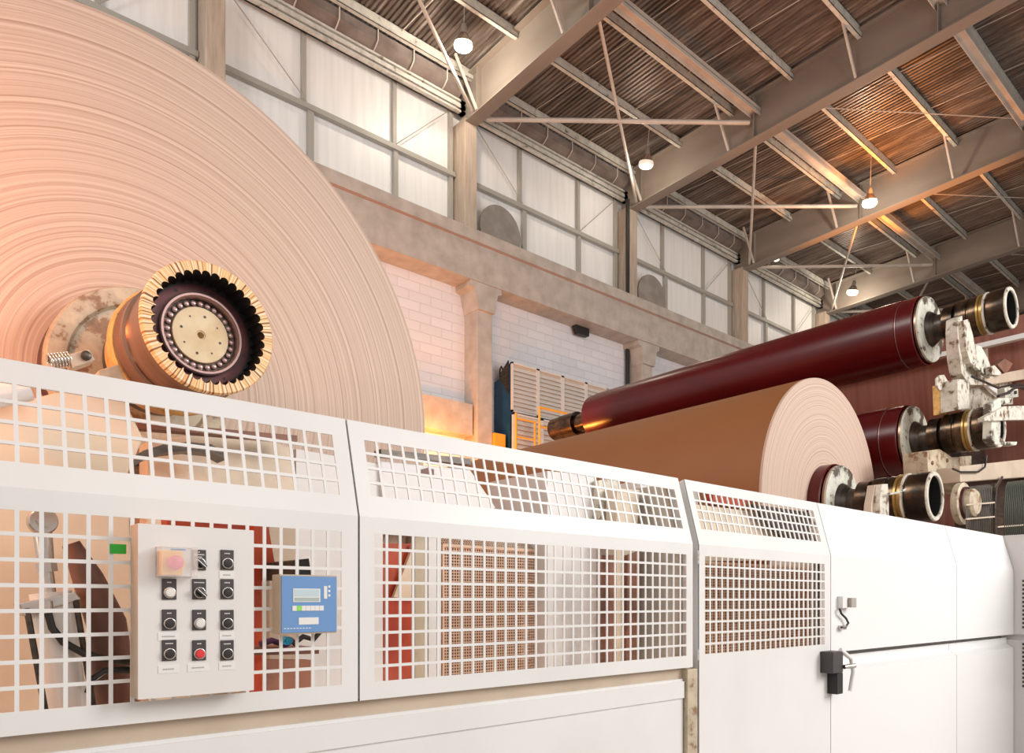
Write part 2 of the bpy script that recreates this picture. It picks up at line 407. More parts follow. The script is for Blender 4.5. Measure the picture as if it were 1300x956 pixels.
for i in range(2, 9):
    xa, xb = XC[i-1]+.20, XC[i]+.17
    if i > 2: pass
    for k in range(0, 8):
        Y = 13.95-1.635*k; z = roofz(Y)-.225
        p = MB(); cpurlin(p, xa, xb, Y, z)
        tag(p.build('purlin', M['purlin']), 'pale painted purlin, %s from the wall, in the %s' % (ORD[k+1], BN[i]), 'purlin', 'roof purlins')
    for k, (Y, wd) in enumerate(((9.98, 'nearer the wall'), (5.72, 'farther from the wall'))):
        p = MB(); z = beamz(Y)+.58
        p.box((xa, Y-.11, z), (xb, Y-.095, z+.2)); p.box((xa, Y+.095, z), (xb, Y+.11, z+.2)); p.box((xa, Y-.11, z+.09), (xb, Y+.11, z+.105))
        tag(p.build('tie_strut', M['strut']), 'wide smooth roof strut, %s, in the %s' % (wd, BN[i]), 'strut', 'roof struts')
    # pipe bracing
    za = beamz(14)+.10; zb = beamz(10)+.45
    p = MB(); p.tube([(xa+.25, 13.75, za), (xb-.15, 10.1, zb)], .055, 12)
    tag(p.build('brace_pipe', M['strut'], smooth=40), 'round brace pipe running from the wall column outward in the %s' % BN[i], 'brace', 'pipe braces')
    p = MB(); p.tube([(xb-.15, 13.75, za), (xa+.15, 10.1, zb+.0)], .04, 10)
    tag(p.build('brace_pipe', M['strut'], smooth=40), 'thinner crossing brace pipe running back to the wall in the %s' % BN[i], 'brace', 'pipe braces')
    p = MB(); p.tube([(xa+.15, 9.8, beamz(10)+.9), (xb-.15, 5.9, beamz(6)+.9)], .014, 6)
    tag(p.build('brace_rod', M['strut']), 'thin diagonal brace rod under the roof in the %s' % BN[i], 'rod', 'brace rods')
    # sag rods
    for q, fx in enumerate((1/3, 2/3)):
        p = MB(); xx = xa+(xb-xa)*fx
        for k in range(0, 7):
            Ya = 13.95-1.635*k; Yb = Ya-1.635
            p.tube([(xx, Ya, roofz(Ya)-.06), (xx, Yb, roofz(Yb)-.2)], .011, 6)
        tag(p.build('sag_rod', M['strut']), '%s thin sag rod line between purlins in the %s' % (('left', 'right')[q], BN[i]), 'rod', 'sag rods')
for i in range(1, 9):
    xa, xb = XC[i]+.38, XC[i+1]-.02 if i+1 < len(XC) else 58
    nm = BN[i+1] if 2 <= i+1 < 9 else 'farthest roof bay'
    e = MB(); z = 11.78+EYE
    e.box((xa-.35, 14.20, z), (xb+.3, 14.34, z+.05)); e.box((xa-.35, 14.30, z), (xb+.3, 14.34, z+.30)); e.box((xa-.35, 14.20, z+.25), (xb+.3, 14.34, z+.30)); e.box((xa-.35,14.2,z+.1),(xb+.3,14.24,z+.2))
    tag(e.build('eave_channel', M['purlin']), 'pale steel channel above the white cladding in the %s' % nm, 'channel', 'eave channels')
    gt = empty('gutter', (xa, 13.6, 12.0+EYE), 'dark brown box gutter with curved straps in the %s' % nm, 'gutter', 'eave gutters')
    MB().prism([(xa, 14.47, 12.13+EYE), (xa, 14.22, 12.10+EYE), (xa, 14.03, 12.22+EYE), (xa, 14.03, 12.42+EYE), (xa, 14.47, 12.42+EYE)], (xb-xa, 0, 0)).build('trough', M['gutter'], gt)
    for k in range(6):
        xx = xa+.5+k*(xb-xa-1)/5
        pth = [(xx, 14.30, 12.08+EYE), (xx, 14.21, 12.075+EYE), (xx, 14.10, 12.13+EYE), (xx, 14.005, 12.21+EYE), (xx, 14.0, 12.44+EYE)]
        MB().tube(pth, .016, 6).build('strap', M['strut'], gt, smooth=60)

# ------------------------------------------------------------------ high-bay lamps
def lamp(P, label, on=True, s=.95, tilt=.25):
    r = empty('high_bay_lamp', P, label, 'lamp', 'high bay lamps')
    r.rotation_euler = (tilt, -.15, 0); 
    MB().lathe([(.46*s, 0), (.46*s, .045*s), (.40*s, .07*s), (.31*s, .075*s), (.27*s, .085*s)], 24).build('cap', M['disc'], r, smooth=50, local=True)
    MB().lathe([(.28*s, .08*s), (.22*s, .125*s), (.12*s, .185*s), (.10*s, .195*s)], 32).build('reflector', M['lamp_refl'], r, smooth=50, local=True)
    MB().lathe([(.10*s, .195*s), (.03*s, .215*s), (-.02*s, .205*s), (-.07*s, .15*s), (-.095*s, .07*s), (-.10*s, 0)], 32).build('lens', M['lamp_on'] if on else M['lamp_dim'], r, smooth=60, local=True)
    h = roofz(P[1])-P[2]-.5*s
    MB().tube([(0, 0, .49*s), (0, 0, .5*s+max(.1, h))], .008, 6).build('hanger', M['strut'], r, local=True)
    return r
LR = [(9.64, 12.8, 12.05+EYE), (15.75, 12.75, 12.05+EYE)]
lamp(hy(588, 60, 12.7), 'lit high bay lamp hanging left of the first roof beam')
lamp(hy(820, 210, 12.6), 'dim high bay lamp hanging left of the second roof beam', on=False)
lamp(hy(1104, 259, 9.2), 'lit high bay lamp hanging in front of the third roof beam', tilt=.1)
lamp(hy(1082, 372, 12.6), 'lit high bay lamp hanging by the fourth roof beam above the red roll')
lamp(hy(985, 330, 13.3), 'tiny lit lamp standing in for a lamp reflection behind the third roof beam', s=.5)  # small glowing shape added to give a lamp's reflection
for px, py, Y, e in ((588, 62, 12.7, 160), (820, 212, 12.6, 60), (1104, 262, 9.2, 160), (1082, 374, 12.6, 120)):
    p = hy(px, py, Y); light('high_bay_light', 'POINT', (p.x, p.y, p.z-.25), e, (1,.88,.72), .12)

# ------------------------------------------------------------------ blue unit, louvre, yellow guard rail by the wall
YB = 13.3
u = empty('ventilation_unit', (11.5, YB, 0), 'dark blue ventilation unit against the block wall beside the louvres', 'ventilation unit')
xl = hy(650, 460, YB).x; zt = hy(650, 459, YB).z; zb = hy(650, 522, YB).z
MB().prism([(xl, YB+.06, 0), (xl, 13.96, 0), (xl, 13.96, zt-.35), (xl, 13.72, zt-.28), (xl, YB+.06, zt)], (3.6, 0, 0)).build('casing', M['blue'], u)
MB().prism([(xl-.01, YB+.1, zt+.05), (xl-.01, 13.72, zt-.22), (xl-.01, 13.70, zt-.36), (xl-.01, YB+.1, zt-.75)], (-.03, 0, 0)).build('hood_plate', M['dark'], u)
MB().tube([(xl, 13.75, zt-.28), (xl, 13.75, zt-.08), (xl, 13.70, zt-.02), (xl, 13.65, zt-.1), (xl, 13.65, zt-.25)], .02, 8).build('lifting_eye', M['black'], u)
def louvre(x0, x1, z0, z1, Y, pitch, label):
    r = empty('louvre_panel', (x0, Y, z0), label, 'louvre', 'louvre panels')
    fr = MB(); fr.box((x0, Y, z0), (x0+.05, Y+.05, z1)); fr.box((x1-.05, Y, z0), (x1, Y+.05, z1)); fr.box((x0, Y, z1-.04), (x1, Y+.05, z1)); fr.box((x0, Y, z0), (x1, Y+.05, z0+.04))
    fr.build('frame', M['alu'], r)
    b = MB(); z = z0+.05
    while z < z1-.1:
        b.prism([(x0+.05, Y+.05, z+.085), (x0+.05, Y+.045, z+.095), (x0+.05, Y+.0, z+.01), (x0+.05, Y+.0, z)], (x1-x0-.1, 0, 0)); z += pitch
    b.build('blades', M['alu'], r)
    MB().box((x0+.02, Y+.052, z0+.02), (x1-.02, Y+.058, z1-.02)).build('backing', M['beige'], r)
for k in range(4):
    louvre(xl+.86*k, xl+.86*k+.855, zb, zt, YB, .105, 'upper aluminium louvre panel, %s from the blue unit' % ORD[k+1])
for k in range(3):
    louvre(xl-.05+.95*k, xl-.05+.95*k+.945, 0, zb-.06, YB-.10, .115, 'lower aluminium louvre panel behind the yellow rails, %s from the left' % ORD[k+1])
tag(MB().box((11.03, 13.42, .0), (11.36, 13.9, hy(632, 550, 13.42).z)).build('yellow_cabinet', M['yellow']), 'low yellow box at the foot of the blue unit', 'box')
YR = 12.6
gr = empty('guard_rail', (11, YR, 0), 'yellow tubular guard rail cage in front of the louvres', 'railing')
def Z(py, px=655, Y=YR): return hy(px, py, Y).z
c1, c2, c3, c4 = hy(655, 524, YR), hy(674, 517, 13.1), hy(684.5, 517, YR+.25), hy(722, 525, YR+.25)
c5 = Vector((c1.x+.42, 13.05, c1.z)); ztop = c1.z
MB().tube([(c1.x, YR, 0), (c1.x, YR, ztop-.08), (c1.x+.03, YR+.03, ztop)], .028, 10).build('post', M['yellow'], gr, smooth=50)
q = hy(679, 517, 13.0)
MB().tube([(q.x, 13.0, 0), (q.x, 13.0, ztop+.02)], .028, 10).build('post', M['yellow'], gr, smooth=50)
q3 = hy(684.8, 517, YR)
MB().tube([(q3.x, YR, 0), (q3.x, YR, q3.z)], .03, 10).build('post', M['yellow'], gr, smooth=50)
for dz in (0, -.42, -.84, -1.26):
    MB().tube([(c1.x, YR, ztop+dz), (c1.x+.0, YR+.0, ztop+dz), (q.x, 13.0, ztop+dz+.03)], .022, 8).build('rail', M['yellow'], gr, smooth=50)
    MB().tube([(c1.x, YR, ztop+dz-.12), (q3.x-.12, YR, ztop+dz-.12)], .022, 8).build('rail', M['yellow'], gr, smooth=50)
for dz in (0, -.45, -.9, -1.3):
    MB().tube([(q3.x, YR, q3.z+dz), (q3.x+1.6, YR, q3.z+dz)], .028, 10).build('rail', M['yellow'], gr, smooth=50)

# ------------------------------------------------------------------ machine enclosure (fence)
YF = 1.85; VF = EYE+.236; TT = math.radians(14.9); VTOP = VF+.298
def FX(px, py=700): return hy(px, py, YF).x
def FM(X, v, d=0):       # d = depth behind the sheet
    if v <= VF: return Vector((X, YF+d, v))
    return Vector((X, YF+(v-VF)*math.sin(TT)+d*math.cos(TT), VF+(v-VF)*math.cos(TT)-d*math.sin(TT)))
def grid_holes(mb, mapf, u0, u1, v0, v1, regs, th=.004):
    """sheet u0..u1 x v0..v1 with rectangular hole grids; regs: (ua, ub, va, vb, nu, nv, bu, bv)"""
    def cell(a, b, c, d, hole, edges=True):
        P = [mapf(a, c, 0), mapf(b, c, 0), mapf(b, d, 0), mapf(a, d, 0)]
        Q = [mapf(a, c, th), mapf(b, c, th), mapf(b, d, th), mapf(a, d, th)]
        if not hole: mb.add(P+Q, [(0,1,2,3), (7,6,5,4)])
        else: mb.add(P+Q, [(0,4,5,1), (1,5,6,2), (2,6,7,3), (3,7,4,0)])
    v = v0
    for (ua, ub, va, vb, nu, nv, bu, bv) in sorted(regs, key=lambda r: r[2]):
        if va > v: cell(u0, u1, v, va, False)
        if ua > u0: cell(u0, ua, va, vb, False)
        if ub < u1: cell(ub, u1, va, vb, False)
        pu = (ub-ua+bu)/nu; pv = (vb-va+bv)/nv
        for j in range(nv):
            c = va+j*pv; d = c+pv-bv
            for i in range(nu):
                a = ua+i*pu; b_ = a+pu-bu
                cell(a, b_, c, d, True)
                if i < nu-1: cell(b_, b_+bu, c, d, False)
            if j < nv-1: cell(ua, ub, d, d+bv, False)
        v = vb
    if v < v1: cell(u0, u1, v, v1, False)
def panel(px0, px1, zbot, regs, label, mat_, name='safety_guard', gap=.003):
    x0 = FX(px0) if px0 is not None else -2.2
    x1 = FX(px1)
    r = empty(name, (x0, YF, zbot), label, 'guard panel', 'guard panels')
    mb = MB()
    rl = [q for q in regs if q[2] < VF]; ru = [q for q in regs if q[2] >= VF]
    grid_holes(mb, FM, x0+gap, x1-gap, zbot, VF, rl)
    grid_holes(mb, FM, x0+gap, x1-gap, VF, VTOP, ru)
    mb.build('sheet', mat_, r)
    e = MB(); th = .045                                   # folded edges
    for X, X2 in ((x0+gap, x0+gap+.004), (x1-gap-.004, x1-gap)):
        for va, vb in ((zbot, VF), (VF, VTOP)):
            e.add([FM(X, va, .004), FM(X2, va, .004), FM(X2, vb, .004), FM(X, vb, .004), FM(X, va, th), FM(X2, va, th), FM(X2, vb, th), FM(X, vb, th)],
                  [(0,1,2,3), (7,6,5,4), (0,4,5,1), (1,5,6,2), (2,6,7,3), (3,7,4,0)])
    e.add([FM(x0+gap, VTOP), FM(x1-gap, VTOP), FM(x1-gap, VTOP, th), FM(x0+gap, VTOP, th)], [(0,1,2,3)])
    e.add([FM(x0+gap, VTOP-.004), FM(x1-gap, VTOP-.004), FM(x1-gap, VTOP-.004, th), FM(x0+gap, VTOP-.004, th)], [(0,1,2,3)])
    e.box((x0+gap, YF+.004, zbot), (x1-gap, YF+th, zbot+.004))
    e.build('folded_edge', mat_, r)
    return r
PW = M['paint_white']
def vup(px, py):           # arc height on the tilted part for a pixel
    lo, hi = VF, VTOP+.1
    for _ in range(40):
        m = (lo+hi)/2
        # find X so that the point projects to px, compare py
        Y = YF+(m-VF)*math.sin(TT); p = hy(px, py, Y); zz = VF+(m-VF)*math.cos(TT)
        if p.z > zz: lo = m
        else: hi = m
    return m, hy(px, py, YF+(m-VF)*math.sin(TT)).x
BX, BZ = .0085, .0085
# panel 1
vt, xr = vup(421.5, 552); vb, _ = vup(430.8, 628.4)
zt1 = hy(433.5, 675, YF).z; xr1 = FX(433.5)
x0 = -2.1; pit = .0445
nu1 = int((xr-x0)/pit); 
panel(None, 455.5, EYE-.287, [(xr1-nu1*pit+BX, xr1, EYE-.237, zt1, nu1, 8, BX, BZ), (xr-nu1*pit+BX, xr, vb, vt, nu1, 4, BX, BZ)],
      'white perforated guard panel at the left carrying the control box and blue display', PW)
# panel 2
a, b_ = FX(475.5), FX(871.5); zt2 = hy(475.5, 677.5, YF).z; zb2 = hy(871.5, 832.5, YF).z
va, xa = vup(462, 558.5); vb, _ = vup(867.5, 671); _, xb = vup(856.6, 619.5)
panel(455.5, 880, EYE-.287, [(a, b_, zb2, zt2, 33, 9, BX, BZ), (xa, b_, vb, va, 33, 4, BX, BZ)],
      'wide white perforated guard panel in the middle below the brown paper roll', PW)
# panel 3: hinged door
a, b_ = FX(895), FX(1047); zt3 = hy(895, 706, YF).z; zb3 = hy(1046, 818, YF).z
va, xa = vup(882.5, 624); vb, _ = vup(1044, 688)
P3 = panel(887, 1054.6, .12, [(a, b_, zb3, zt3, 24, 9, BX+.002, BZ), (a, b_, vb, va, 24, 4, BX+.002, BZ)],
      'white hinged guard door with a short perforated grid and a black latch', PW, name='guard_door')
for py0, py1 in ((698, 716), (824, 838)):
    h = MB(); X = FX(884.7)
    za, zb_ = hy(885, py1, YF).z, hy(885, py0, YF).z
    for k in range(3): h.tube([(X, YF-.008, za+(zb_-za)*k/3), (X, YF-.008, za+(zb_-za)*(k+.85)/3)], .0075, 10)
    h.build('hinge', PW, P3, smooth=50)
# plain upper panels
def wallpanel(px0, px1, label):
    x0, x1 = FX(px0)+.004, FX(px1)-.004
    r = empty('machine_cover', (x0, YF, .1), label, 'cover panel', 'plain machine covers')
    b = MB(); prof = [FM(0, EYE-.284), FM(0, VF), FM(0, VTOP), FM(0, VTOP, .05), FM(0, VF, .05), FM(0, EYE-.284, .05)]
    b.prism([(x0, p.y, p.z) for p in prof], (x1-x0, 0, 0)); b.build('upper_cover', M['panel_white'], r)
    b = MB(); zz = [(YF+.05, EYE-.312), (YF+.05, EYE-.360), (YF, EYE-.392), (YF, .1), (YF+.08, .1), (YF+.08, EYE-.312)]
    b.prism([(x0, y, z) for y, z in zz], (x1-x0, 0, 0)); b.build('lower_cover', M['panel_white'], r)
    return r
wallpanel(1054.6, 1214.6, 'glossy plain white machine cover right of the hinged door')
wallpanel(1214.6, 1286.8, 'narrow glossy plain white machine cover in the right corner')
tag(MB().box((FX(1054.6)-.02, YF+.085, .1), (FX(1286.8), YF+.10, EYE+.42)).build('backing_rail', M['frame']), 'grey backing sheet giving the shade in the groove between the plain covers', 'rail')  # darker sheet added so groove and cover seams look shaded
# corner enclosure turning toward the viewer
XE = FX(1286.8)
r = empty('end_enclosure', (XE, 1.0, .1), 'beige white enclosure wall at the right edge turning toward the viewer', 'enclosure')
MB().box((XE+.003, -.6, EYE-.284), (XE+.06, YF+.11, EYE+.526)).build('upper_cover', M['greyw'], r)
MB().box((XE+.035, -.6, .1), (XE+.06, YF+.11, EYE-.284)).build('groove_backing', M['greyw'], r)
MB().box((XE+.003, -.6, .1), (XE+.036, YF+.11, EYE-.33)).build('lower_cover', M['greyw'], r)
b = MB()
for k in range(26):
    z = EYE+.14-k*.034
    if abs(z-(EYE-.30)) < .05: continue
    b.box((XE-.002, YF-.22, z), (XE+.0045, YF-.06, z+.018))
b.build('vent_slots', M['dark'], r)
# base below panels 1 and 2
b = empty('base_cover', (-2.2, YF, 0), 'white base cover with grooves below the perforated panels', 'base cover')
MB().box((-2.2, YF+.02, .1), (FX(872), YF+.05, EYE-.335)).build('base_sheet', PW, b)
MB().box((-2.2, YF+.012, EYE-.415), (FX(872), YF+.02, EYE-.345)).build('trim_strip', PW, b)
MB().box((-2.2, YF+.03, EYE-.335), (FX(884), YF+.08, EYE-.290)).build('sill', M['beige'], b)
tag(MB().box((FX(873), YF+.0, .0), (FX(885.8), YF+.07, EYE-.295)).build('support_post', M['cream_dirty'], bevel=.004), 'short beige post between the middle panel and the hinged door', 'post')
b = MB()
for va, vb in ((.0, VF), (VF, VTOP)):
    P = [FM(FX(874), va, .05), FM(FX(890), va, .05), FM(FX(890), vb, .05), FM(FX(874), vb, .05), FM(FX(874), va, .08), FM(FX(890), va, .08), FM(FX(890), vb, .08), FM(FX(874), vb, .08)]
    b.add(P, [(0,1,2,3), (7,6,5,4), (0,4,5,1), (1,5,6,2), (2,6,7,3), (3,7,4,0)])
tag(b.build('door_post', M['frame']), 'grey door post visible in the gap left of the hinged door', 'post')
# black latch
L = empty('door_latch', (FX(1042), YF, EYE-.3), 'black door latch box at the lower right of the hinged door', 'latch')
MB().box((FX(1041), YF-.07, hy(1050, 853, YF).z), (FX(1054), YF, hy(1050, 826, YF).z)).build('latch_box', M['holder'], L, bevel=.004)
x = FX(1056)
MB().box((FX(1050), YF-.055, EYE-.50), (FX(1057.5), YF, hy(1050, 854, YF).z)).build('bolt_housing', M['black'], L, bevel=.004)
MB().tube([(x-.02, YF-.075, EYE-.355), (x+.05, YF-.10, EYE-.35)], .012, 12).build('knob', M['steel'], L, smooth=50)
z0 = hy(1060, 828, YF).z
MB().tube([(x-.03, YF-.06, z0+.02), (x+.04, YF-.085, z0-.03), (x+.055, YF-.09, z0-.1), (x+.03, YF-.085, z0-.2)], .012, 12).build('grip', M['label'], L, smooth=50)
# cable connector
S = empty('cable_connector', hy(1065, 765, YF), 'grey and white cable connector plugged on the plain white cover', 'connector')
def fbox(px0, py0, px1, py1, d0, d1, name, m, par, Yp=YF, bev=0):
    p, q = hy(px0, py0, Yp), hy(px1, py1, Yp)
    zc0 = min(p.z, q.z); zc1 = max(p.z, q.z)
    return MB().box((p.x, Yp-d1, zc0), (q.x, Yp-d0, zc1)).build(name, m, par, bevel=bev)
fbox(1063, 757, 1069, 772, .0, .03, 'socket', M['label'], S, bev=.002)
fbox(1069.5, 759, 1076, 771, .0, .05, 'plug', M['frame'], S, bev=.003)
p = [hy(a, b_, YF-.02) for a, b_ in ((1066, 773), (1068, 779), (1074, 785), (1077, 791), (1073, 797), (1068, 796.5))]
MB().tube(p, .006, 8).build('cable', M['hose'], S, smooth=60)
fbox(1064, 794, 1069, 799, .0, .025, 'gland', M['steel'], S)

# ------------------------------------------------------------------ control box
YC = 1.788
C0 = empty('control_box', hy(174, 866, YC), 'pale grey control box with twelve push buttons on the left guard panel', 'control box')
xL, xR = .4335, .6975; zT, zB = EYE+.171, EYE-.225
MB().box((xL, YC, zB), (xR, YF-.001, zT)).build('housing', M['beige'], C0, bevel=.003)
MB().box((xL+.001, YC-.004, zB+.001), (xR-.001, YC-.0005, zT-.001)).build('front_plate', M['panel_grey'], C0)
YQ = YC-.004
def seg_text(b, x, z, n, w, h, Y):
    random.seed(int(x*1e4+z*777))
    for i in range(n):                       # small strokes standing for the unreadable lettering
        x0 = x-n*w/2+i*w
        b.box((x0, Y-.0006, z-h/2), (x0+w*.62, Y, z+h/2))
cols = {0: 214.5, 1: 252.5, 2: 288.0}; rows = [711, 748, 787, 825.5]
spec = {(0,1): ('btn_white', 3), (0,2): ('btn_black', 3), (0,3): ('btn_black', 5),
        (1,0): ('sel', 6), (1,1): ('sel', 7), (1,2): ('btn_white', 3), (1,3): ('btn_red', 3),
        (2,0): ('btn_black', 4), (2,1): ('btn_black', 4), (2,2): ('btn_black', 4), (2,3): ('btn_black', 5)}
RX = Matrix.Rotation(math.pi/2, 4, 'X')      # local +Z -> -Y (out of the box toward the viewer)
for (c, rr), (k, n) in spec.items():
    p = hy(cols[c], rows[rr], YQ)
    h = MB().box((p.x-.0155, YQ-.004, p.z-.024), (p.x+.0155, YQ, p.z+.024)).build('button_plate', M['holder'], C0, bevel=.001)
    t = MB(); seg_text(t, p.x, p.z+.0155, n, .0034, .0026, YQ-.004)
    if (c, rr) == (1, 0):
        t = MB(); seg_text(t, p.x, p.z+.0185, 1, .004, .0026, YQ-.004); seg_text(t, p.x, p.z+.0125, 7, .0034, .0026, YQ-.004); seg_text(t, p.x+.002, p.z+.0068, 3, .0034, .0024, YQ-.004)
    t.build('lettering', M['label'], h)
    T = Matrix.Translation((p.x, YQ-.004, p.z-.008)) @ RX
    MB().lathe([(0, .0132), (.004, .0132), (.005, .0122), (.005, .0110), (.002, .0108)], 28, T).build('bezel_ring', M['steel'], h, smooth=50)
    if k == 'sel':
        MB().lathe([(0, .0108), (.006, .0108), (.007, .0098), (.007, 0)], 28, T).build('selector_base', M['btn_black'], h, smooth=40)
        R = T @ Matrix.Rotation(math.radians(-42), 4, 'Z')
        kb = MB(); kb.prism([R @ Vector(q) for q in ((-.012, -.0045, .007), (.014, -.0045, .007), (.014, .0045, .007), (-.012, .0045, .007))], R.to_3x3() @ Vector((0, 0, .010)))
        kb.build('selector_knob', M['btn_black'], h, bevel=.001)
        kb = MB(); kb.prism([R @ Vector(q) for q in ((-.012, -.001, .0168), (.013, -.001, .0168), (.013, .001, .0168), (-.012, .001, .0168))], R.to_3x3() @ Vector((0, 0, .0008)))
        kb.build('pointer_line', M['label'], h)
    else:
        MB().lathe([(0, .0105), (.007, .0105), (.009, .0090), (.0095, .004), (.0095, 0)], 28, T).build('button_cap', M[k], h, smooth=35)
for (px, py, w, n, dot) in ((214, 849.5, .045, 7, 0), (251.5, 847.5, .048, 8, 0), (288, 845.5, .038, 6, 0), (288, 807, .036, 6, 0), (214, 808, .046, 8, 0), (288, 730, .036, 5, 0)):
    p = hy(px, py, YQ)
    t = MB().box((p.x-w/2, YQ-.0012, p.z-.009), (p.x+w/2, YQ, p.z+.009)).build('name_plate', M['label'], C0)
    s_ = MB(); seg_text(s_, p.x, p.z, n, .0036, .003, YQ-.0012); s_.build('lettering', M['frame'], t)
# emergency stop with clear cover
p = hy(219, 714, YQ)
e = MB().box((p.x-.031, YQ-.02, p.z-.030), (p.x+.017, YQ, p.z+.026)).build('emergency_box', M['estop_yellow'], C0, bevel=.003)
MB().lathe([(0, .0235), (.001, .0235), (.0012, .021), (.0012, 0)], 40, Matrix.Translation((p.x-.003, YQ-.020, p.z-.002)) @ RX).build('yellow_disc', M['estop_yellow'], e, smooth=40)
MB().lathe([(0, .010), (.008, .010), (.010, .0165), (.016, .0165), (.0185, .013), (.019, 0)], 40, Matrix.Translation((p.x-.003, YQ-.021, p.z-.002)) @ RX).build('stop_button', M['btn_pink'], e, smooth=35)
gc = MB(); x0_, x1_, z0_, z1_ = p.x-.036, p.x+.042, p.z-.034, p.z+.034; yy = YQ-.046
for A, B in (((x0_, yy, z0_), (x1_, yy+.0015, z1_)), ((x0_, yy, z1_-.0015), (x1_, YQ, z1_)), ((x0_, yy, z0_), (x1_, YQ, z0_+.0015)), ((x0_, yy, z0_), (x0_+.0015, YQ, z1_)), ((x1_-.0015, yy, z0_), (x1_, YQ, z1_))): gc.box(A, B)
gc.build('clear_cover', M['glass'], e)
t = MB(); seg_text(t, p.x+.0, p.z+.027, 10, .0032, .003, yy); t.build('cover_lettering', M['blue_panel'], e)
# blue display
YD = 1.80
D = empty('display_unit', hy(357, 803, YD), 'square blue display and keypad unit hung on the left guard panel', 'display')
a, b_ = hy(357, 731, YD), hy(426.5, 801.5, YD)
MB().box((a.x-.004, YD, b_.z-.004), (b_.x+.004, YF-.001, a.z+.004)).build('housing', M['beige'], D, bevel=.002)
MB().box((a.x, YD-.003, b_.z), (b_.x, YD-.0004, a.z)).build('face', M['blue_panel'], D)
W_, H_ = b_.x-a.x, a.z-b_.z; Y2 = YD-.003
def dbox(fx0, fz0, fx1, fz1, m, name, d=.001):
    return MB().box((a.x+W_*fx0, Y2-d, b_.z+H_*fz0), (a.x+W_*fx1, Y2, b_.z+H_*fz1)).build(name, m, D)
dbox(.20, .54, .69, .78, M['label'], 'screen_frame', .001)
dbox(.22, .64, .67, .765, M['lcd'], 'screen', .0016)
dbox(.22, .555, .67, .62, M['lcd_g'], 'screen', .0016)
dbox(.76, .60, .82, .83, M['label'], 'key_column')
for i in range(3): dbox(.84, .64+i*.08, .88, .68+i*.08, M['label'], 'indicator')
for i in range(7): dbox(.185+i*.082, .385, .185+i*.082+.077, .475, M['lime'] if i == 1 else M['label'], 'key', .0015)
k = dbox(.30, .14, .66, .265, M['label'], 'maker_plate')
b = MB(); 
for i in range(9): b.box((a.x+W_*(.04+i*.055), Y2-.0006, b_.z+H_*.068), (a.x+W_*(.075+i*.055), Y2, b_.z+H_*.082))
b.build('lettering', M['label'], D)
p = hy(150, 697, YF-.003)
tag(MB().box((p.x-.0165, YF-.004, p.z-.011), (p.x+.0165, YF-.0008, p.z+.011)).build('green_tag', M['green']), 'small plain green tag fixed on the left perforated panel', 'tag')

# ------------------------------------------------------------------ big paper reel
PH = hy(252.8, 427, 2.30)
BIG = axis_empty('paper_reel', PH, (-201, 753), 'huge pale kraft paper reel at the left with geared hub', 'paper reel')
def part(name, prof, m, par=BIG, seg=96, smooth=35, closed=False):
    return MB().lathe(prof, seg, closed=closed).build(name, m, par, smooth=smooth, local=True)
ZR = .68                                             # distance along the axis to the roll face
part('paper_roll', [(ZR, .30), (ZR, 1.322), (ZR+.004, 1.328), (ZR+5.0, 1.328), (ZR+5.0, .30)], M['paper_end'], seg=256, closed=True)
part('core', [(.60, 0), (.60, .305), (ZR+.3, .305)], M['maroon'])
fl = part('end_flange', [(.555, 0), (.555, .235), (.540, .245), (.535, .262), (.535, .300), (.545, .306), (.595, .306)], M['cream_dirty'])
part('journal', [(.16, .12), (.55, .12)], M['oily'])
part('bearing_collar', [(.36, .155), (.37, .165), (.42, .165), (.43, .15), (.46, .15), (.46, .12)], M['dark'])
rg = part('rear_ring', [(.185, .13), (.185, .193), (.192, .199), (.225, .199), (.232, .193), (.29, .180), (.36, .172), (.36, .13)], M['orange_steel'])
part('drum', [(.175, .191), (.16, .183), (.13, .183), (.125, .187), (.10, .187), (.095, .179), (.02, .177), (-.03, .178), (-.075, .183)], M['bronze'])
# front toothed ring: rim face with scallops
nT = 36; b = MB(); zf, zr_ = -.095, -.012; S_ = 10
inn = []
for t in range(nT):
    for q in range(S_):
        a_ = 2*math.pi*(t+q/S_)/nT; s_ = abs(math.sin(math.pi*q/S_))
        inn.append((a_, .152+.0125*s_**.55))
n = len(inn); vs_ = []
for a_, r_ in inn: vs_ += [(r_*math.cos(a_), r_*math.sin(a_), zf), (.187*math.cos(a_), .187*math.sin(a_), zf), (.191*math.cos(a_), .191*math.sin(a_), zf+.005), (.191*math.cos(a_), .191*math.sin(a_), zf+.020)]
fs = []
for i in range(n):
    j = (i+1) % n
    fs += [(4*i, 4*i+1, 4*j+1, 4*j), (4*i+1, 4*i+2, 4*j+2, 4*j+1), (4*i+2, 4*i+3, 4*j+3, 4*j+2)]
b.add(vs_, fs); b.build('front_rim', M['rim'], BIG, smooth=40, local=True)
b = MB(); vs_ = []; fs = []
for a_, r_ in inn: vs_ += [(r_*math.cos(a_), r_*math.sin(a_), zf+.0005), (r_*math.cos(a_), r_*math.sin(a_), zr_)]
for i in range(n):
    j = (i+1) % n; fs.append((2*i, 2*i+1, 2*j+1, 2*j))
b.add(vs_, fs); b.build('gear_teeth', M['black'], BIG, local=True)
part('inner_plate', [(zr_, .148), (zr_, .118), (.0, .118)], M['maroon'])
part('gear_root', [(zr_, .17), (zr_, .148)], M['black'])
b = MB()
for k in range(8):
    a_ = 2*math.pi*(k+.3)/8
    b.lathe([(zr_-.001, .0045), (zr_-.001, 0)], 12, Matrix.Translation((.136*math.cos(a_), .136*math.sin(a_), 0)))
b.build('bolt_hole', M['black'], BIG, local=True)
part('bearing_ring', [(.0, .122), (-.028, .122), (-.031, .118), (-.031, .112), (-.024, .107), (-.005, .106)], M['pinksteel'])
